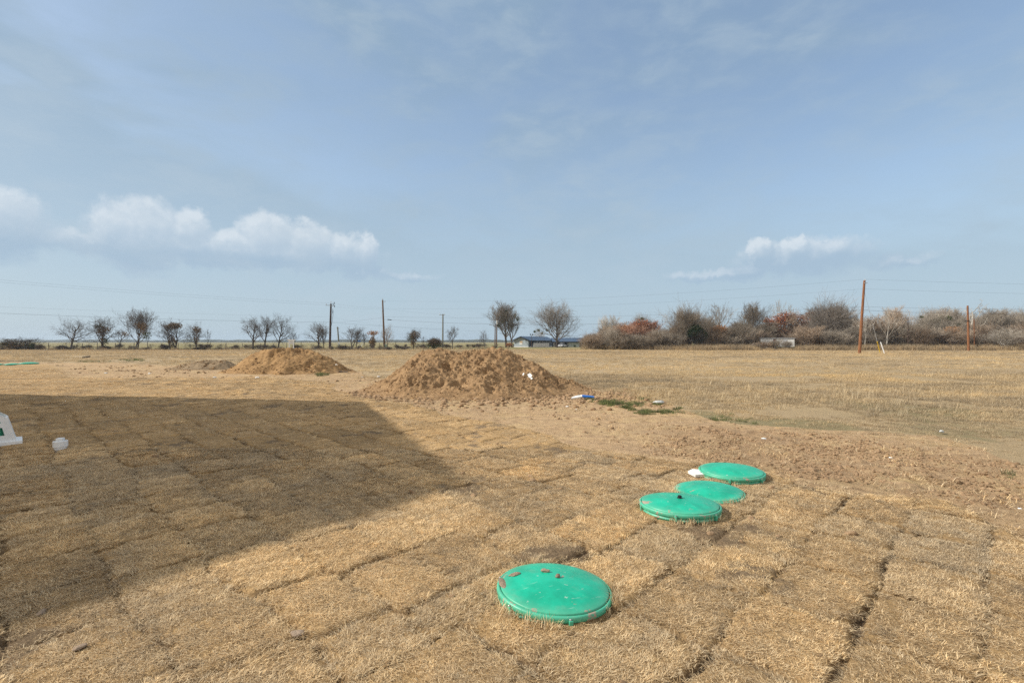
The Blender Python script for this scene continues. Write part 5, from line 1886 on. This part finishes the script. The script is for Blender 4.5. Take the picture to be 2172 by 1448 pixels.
# local frame: gable wall in the plane y=0, house runs back along +y; x across the gable
gw_ = 2.02
Lh = 15.5
ez, rz2 = 1.85, 2.66
mb = MB()
mb.prism([(-gw_, 0, 0.18), (gw_, 0, 0.18), (gw_, 0, ez), (0, 0, rz2 - 0.14), (-gw_, 0, ez)], (0, 0.2, 0))
mb.build('gable_wall', M_SIDING, house)
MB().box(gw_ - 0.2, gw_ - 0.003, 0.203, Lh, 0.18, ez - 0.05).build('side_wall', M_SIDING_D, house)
MB().box(-gw_ + 0.003, -gw_ + 0.2, 0.203, Lh, 0.18, ez - 0.05).build('side_wall', M_SIDING, house)
MB().box(-gw_ - 0.05, gw_ + 0.05, -0.06, Lh, -0.1, 0.178).build('foundation', M_WHITE2, house)
ov = 0.55
sl = (rz2 - ez) / gw_
for sx in (-1, 1):
    mb = MB()
    mb.prism([(0 + sx * 0.004, -0.45, rz2 + 0.02), (sx * (gw_ + ov), -0.45, ez - sl * ov + 0.02), (sx * (gw_ + ov), -0.45, ez - sl * ov + 0.10), (0 + sx * 0.004, -0.45, rz2 + 0.11)], (0, Lh + 0.9, 0))
    rf = mb.build('roof', M_ROOF, house)
    mb = MB()
    mb.prism([(sx * 0.006, -0.48, rz2 - 0.14), (sx * (gw_ + ov), -0.48, ez - sl * ov - 0.13), (sx * (gw_ + ov), -0.48, ez - sl * ov + 0.015), (sx * 0.006, -0.48, rz2 + 0.015)], (0, 0.08, 0))
    mb.build('bargeboard', M_TRIM, rf)
win = MB().box(-0.42, 0.42, -0.03, -0.003, 0.62, 1.60).build('window', M_WHITE, house)
MB().box(-0.36, 0.36, -0.05, -0.033, 1.08, 1.54).build('board', M_BOARD, win)
MB().box(-0.36, 0.36, -0.05, -0.033, 0.68, 1.06).build('pane', M_WHITE2, win)
for i, yy in enumerate((2.0, 5.4, 7.2, 8.6, 10.6, 12.8)):
    wn = MB().box(gw_ + 0.001, gw_ + 0.04, yy, yy + 1.0, 0.95, 1.62).build('window', M_WHITE if i in (1, 2, 3) else M_TRIM, house)
    MB().box(gw_ + 0.042, gw_ + 0.05, yy + 0.1, yy + 0.9, 1.02, 1.56).build('pane', M_PANE, wn)
MB().box(gw_ + 0.001, gw_ + 0.05, 1.2, 1.9, 0.18, 1.6).build('door', M_TRIM, house)
ac = MB().box(-gw_ - 0.55, -gw_ - 0.12, 0.5, 1.1, 0.0, 0.85)
ac.build('air_conditioner', M_TRIM, house, bevel=0.03)
# white porch screen in front of the long side
ps = empty('porch_screen', ((1147.5 - 1086) * u_, D_ - 1.0, 0), R(6), 'long white weathered screen panel before the house side', 'screen')
for k in range(4):
    MB().box(-2.0 + k * 1.0 + 0.01, -2.0 + (k + 1) * 1.0 - 0.01, -0.04, 0.04, 0.05, 1.05 + 0.02 * (k % 2)).build('panel', M_WHITE2, ps)
for k in range(5):
    MB().box(-2.03 + k * 1.0, -1.97 + k * 1.0, 0.042, 0.10, -0.05, 1.0).build('post', M_GREY, ps)
# yard light with two heads
yl = empty('yard_light', ((1125.5 - 1086) * u_, D_ - 6, 0), 0, 'thin yard lamp post with two dark lamp heads before the house', 'lamp post')
MB().tube([(0, 0, -0.1), (0, 0, 2.95)], 0.045, 6).build('post', M_POLE_B, yl)
MB().box(-0.32, 0.32, -0.03, 0.03, 2.952, 3.0).build('crossbar', M_TRIM, yl)
for sx in (-1, 1):
    MB().lathe([(0.06, 3.0), (0.14, 3.06), (0.16, 3.18), (0.1, 3.28)], 12, (sx * 0.28, 0, 0.003)).build('lamp_head', M_BLACK, yl)
# outbuilding with carport
x0, x1 = (1173 - 1086) * u_, (1232 - 1086) * u_
ob = empty('outbuilding', (0, D_ + 4, 0), 0, 'pale green outbuilding and open carport under one blue roof', 'outbuilding')
v_ = (D_ + 4) / F
xa_, xb_, xm_ = (1174 - 1086) * v_, (1229 - 1086) * v_, (1206.5 - 1086) * v_
ze_, zr_ = 1.45, 2.32
MB().box(xm_, xb_, 0, 4.5, -0.05, ze_).build('wall', M_SIDING_G, ob)
MB().prism([(xb_ + 0.003, 0.0, ze_), (xb_ + 0.003, 4.5, ze_), (xb_ + 0.003, 2.25, zr_ - 0.12)], (0.12, 0, 0)).build('gable', M_BRICK, ob)
MB().box(xb_ + 0.003, xb_ + 1.1, 0.3, 4.2, -0.05, ze_ - 0.05).build('lean_to', M_BRICK, ob)
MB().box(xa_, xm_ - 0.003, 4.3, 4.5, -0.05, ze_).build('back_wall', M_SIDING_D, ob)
for xx in (xa_ + 0.1, (xa_ + xm_) / 2, xm_ - 0.25):
    MB().box(xx, xx + 0.12, 0.0, 0.12, -0.05, ze_).build('carport_post', M_WHITE, ob)
for sgn in (0, 1):
    a, b = ((-0.5, 2.25) if sgn == 0 else (5.0, 2.25))
    MB().prism([(xa_ - 0.4, a, ze_ - 0.12 + 0.002), (xa_ - 0.4, b, zr_), (xa_ - 0.4, b, zr_ + 0.09), (xa_ - 0.4, a, ze_ - 0.03)], (xb_ - xa_ + 1.6, 0, 0)).build('roof', M_ROOF, ob)
MB().box(xa_ - 0.4, xb_ + 1.2, -0.56, -0.503, ze_ - 0.26, ze_ - 0.02).build('fascia', M_TRIM, ob)

# car in the carport: seen from its front corner
M_CARW = simple('white_car_paint', (0.66, 0.67, 0.68), (0.72, 0.73, 0.74), 2, 0.25, 0.5)
M_TYRE = simple('tyre_rubber', (0.012, 0.012, 0.012), (0.025, 0.025, 0.025), 8, 0.9)
car = empty('car', ((1193 - 1086) * (D_ + 1) / F, D_ + 1.0, 0.0), R(62), 'white car parked at the carport behind the big tree', 'car')
k = 0.72
mb = MB()
side = [(-2.1, 0.28), (2.1, 0.28), (2.15, 0.62), (1.95, 0.80), (1.05, 0.90), (-1.6, 0.92), (-2.1, 0.82)]
mb.prism([(a * k, -0.82 * k, b * k) for a, b in side], (0, 1.64 * k, 0))
mb.build('body', M_CARW, car, bevel=0.03)
mb = MB()
side = [(1.05, 0.915), (0.35, 1.36), (-0.95, 1.38), (-1.65, 0.935)]
mb.prism([(a * k, -0.70 * k, b * k) for a, b in side], (0, 1.40 * k, 0))
mb.build('windows', M_PANE, car, bevel=0.03)
MB().box(-0.92 * k, 0.34 * k, -0.66 * k, 0.66 * k, 1.385 * k, 1.43 * k).build('roof_panel', M_CARW, car, bevel=0.01)
for sx in (1.3, -1.3):
    for sy in (-0.8, 0.8):
        wh = MB().tube([(sx * k, (sy - 0.1) * k, 0.31 * k), (sx * k, (sy + 0.1) * k, 0.31 * k)], 0.31 * k, 18).build('wheel', M_TYRE, car)
        MB().tube([(sx * k, (sy + (0.102 if sy > 0 else -0.102)) * k, 0.31 * k), (sx * k, (sy + (0.115 if sy > 0 else -0.115)) * k, 0.31 * k)], 0.17 * k, 12).build('rim', M_GREY, wh)
for sy in (-0.55, 0.55):
    MB().box(2.10 * k, 2.16 * k, (sy - 0.16) * k, (sy + 0.16) * k, 0.64 * k, 0.76 * k).build('headlight', M_INS, car)

# old white shed / trailer in front of the rust oak
D_ = 86.0
u_ = D_ / F
shd = empty('old_trailer', ((1650 - 1086) * u_, D_, 0), R(-20), 'derelict white trailer with rust red door under the rust leaved oak', 'trailer')
M_OLDW = simple('weathered_white', (0.52, 0.51, 0.47), (0.84, 0.83, 0.80), 2.2, 0.7, detail=7)
xl, xr_ = -30 * u_, 31 * u_
MB().box(xl, -9 * u_, 0, 2.2, 0.42, 1.98).build('wall', M_OLDW, shd)
MB().box(-3 * u_, xr_, 0.003, 2.2, 0.55, 1.98).build('wall', M_OLDW, shd)
MB().box(-8.9 * u_, -3.1 * u_, 0.06, 2.2, 0.42, 1.98).build('door_frame', M_OLDW, shd)
MB().box(-8.4 * u_, -3.6 * u_, 0.02, 0.057, 0.95, 1.85).build('door', simple('rust_door', (0.12, 0.055, 0.042), (0.20, 0.10, 0.075), 5, 0.8), shd)
MB().box(xl - 0.15, xr_ + 0.15, -0.12, 2.4, 1.985, 2.07).build('roof', M_GREY, shd)
wn = MB().box(9 * u_, 17 * u_, -0.03, 0.0, 0.80, 1.75).build('window', M_INS, shd)
MB().box(9.5 * u_, 16.5 * u_, -0.04, -0.033, 0.85, 1.20).build('pane', M_PANE, wn)
MB().box(xl + 0.1, -10 * u_, -0.05, -0.002, 0.60, 0.68).build('trim_rail', M_TRIM, shd)
for sx in (-24, 22):
    MB().tube([(sx * u_, 0.05, 0.33), (sx * u_, 0.30, 0.33)], 0.33, 16).build('wheel', M_TYRE, shd)
MB().box(xl + 0.2, xr_ - 0.2, 0.35, 2.0, 0.2, 0.415).build('chassis', M_TRIM, shd)

# two-storey house beside the camera, out of frame on the left: it throws the big shadow
Ea, Eb, Rg = Vector((-12.62, 11.69, 0)), Vector((-14.95, -1.66, 0)), Vector((-13.785, 5.02, 0))
he, hr = 6.2, 9.05
g_ax = (Ea - Eb).normalized()
r_ax = Vector((-g_ax.y, g_ax.x, 0))
HW = (Ea - Eb).length / 2
Mh = Matrix((( g_ax.x, r_ax.x, 0, Rg.x), (g_ax.y, r_ax.y, 0, Rg.y), (0, 0, 1, 0), (0, 0, 0, 1)))
bh_ = empty('two_storey_house', (0, 0, 0), 0, 'two storey house with gable roof standing left of the sod', 'house')
bh_.matrix_world = Mh
M_HW = simple('cream_siding', (0.50, 0.47, 0.41), (0.58, 0.55, 0.48), 3, 0.75, stretch=(0.3, 0.3, 18))
M_SHING = simple('grey_shingles', (0.10, 0.095, 0.09), (0.17, 0.16, 0.15), 14, 0.9)
LH = 15.0
wi = HW - 0.45
rise = (hr - he)
zw = he + rise * 0.45 / HW - 0.22
mb = MB()
mb.prism([(-wi, 0.45, -0.1), (wi, 0.45, -0.1), (wi, 0.45, zw), (0, 0.45, hr - 0.24), (-wi, 0.45, zw)], (0, LH - 0.9, 0))
mb.build('wall', M_HW, bh_)
for sx in (-1, 1):
    mb = MB()
    mb.prism([(sx * 0.003, 0, hr - 0.18), (sx * HW, 0, he - 0.18), (sx * HW, 0, he), (sx * 0.003, 0, hr)], (0, LH, 0))
    mb.build('roof', M_SHING, bh_)
for xx in (-4.2, 0, 4.2):
    for zz_ in (1.0, 3.9):
        wn = MB().box(xx - 0.6, xx + 0.6, 0.40, 0.447, zz_, zz_ + 1.4).build('window', M_WHITE, bh_)
        MB().box(xx - 0.52, xx + 0.52, 0.385, 0.397, zz_ + 0.08, zz_ + 1.32).build('pane', M_PANE, wn)

# ------------------------------------------------------------------ air
hz_m = bpy.data.materials.new('pale_air')
hz_m.use_nodes = True
q = NT(hz_m.node_tree)
hz_m.node_tree.nodes.remove(hz_m.node_tree.nodes['Principled BSDF'])
vol = q.n('ShaderNodeVolumePrincipled')
vol.inputs['Color'].default_value = (0.70, 0.82, 0.96, 1)
vol.inputs['Density'].default_value = 0.00028
vol.inputs['Anisotropy'].default_value = 0.2
q.link(vol.outputs[0], hz_m.node_tree.nodes['Material Output'].inputs['Volume'])
hzb = MB().box(-1600, 1000, -60, 1150, -1.2, 12.0).build('haze', hz_m, None)
tag(hzb, 'thin pale haze over the whole field', kind='stuff')
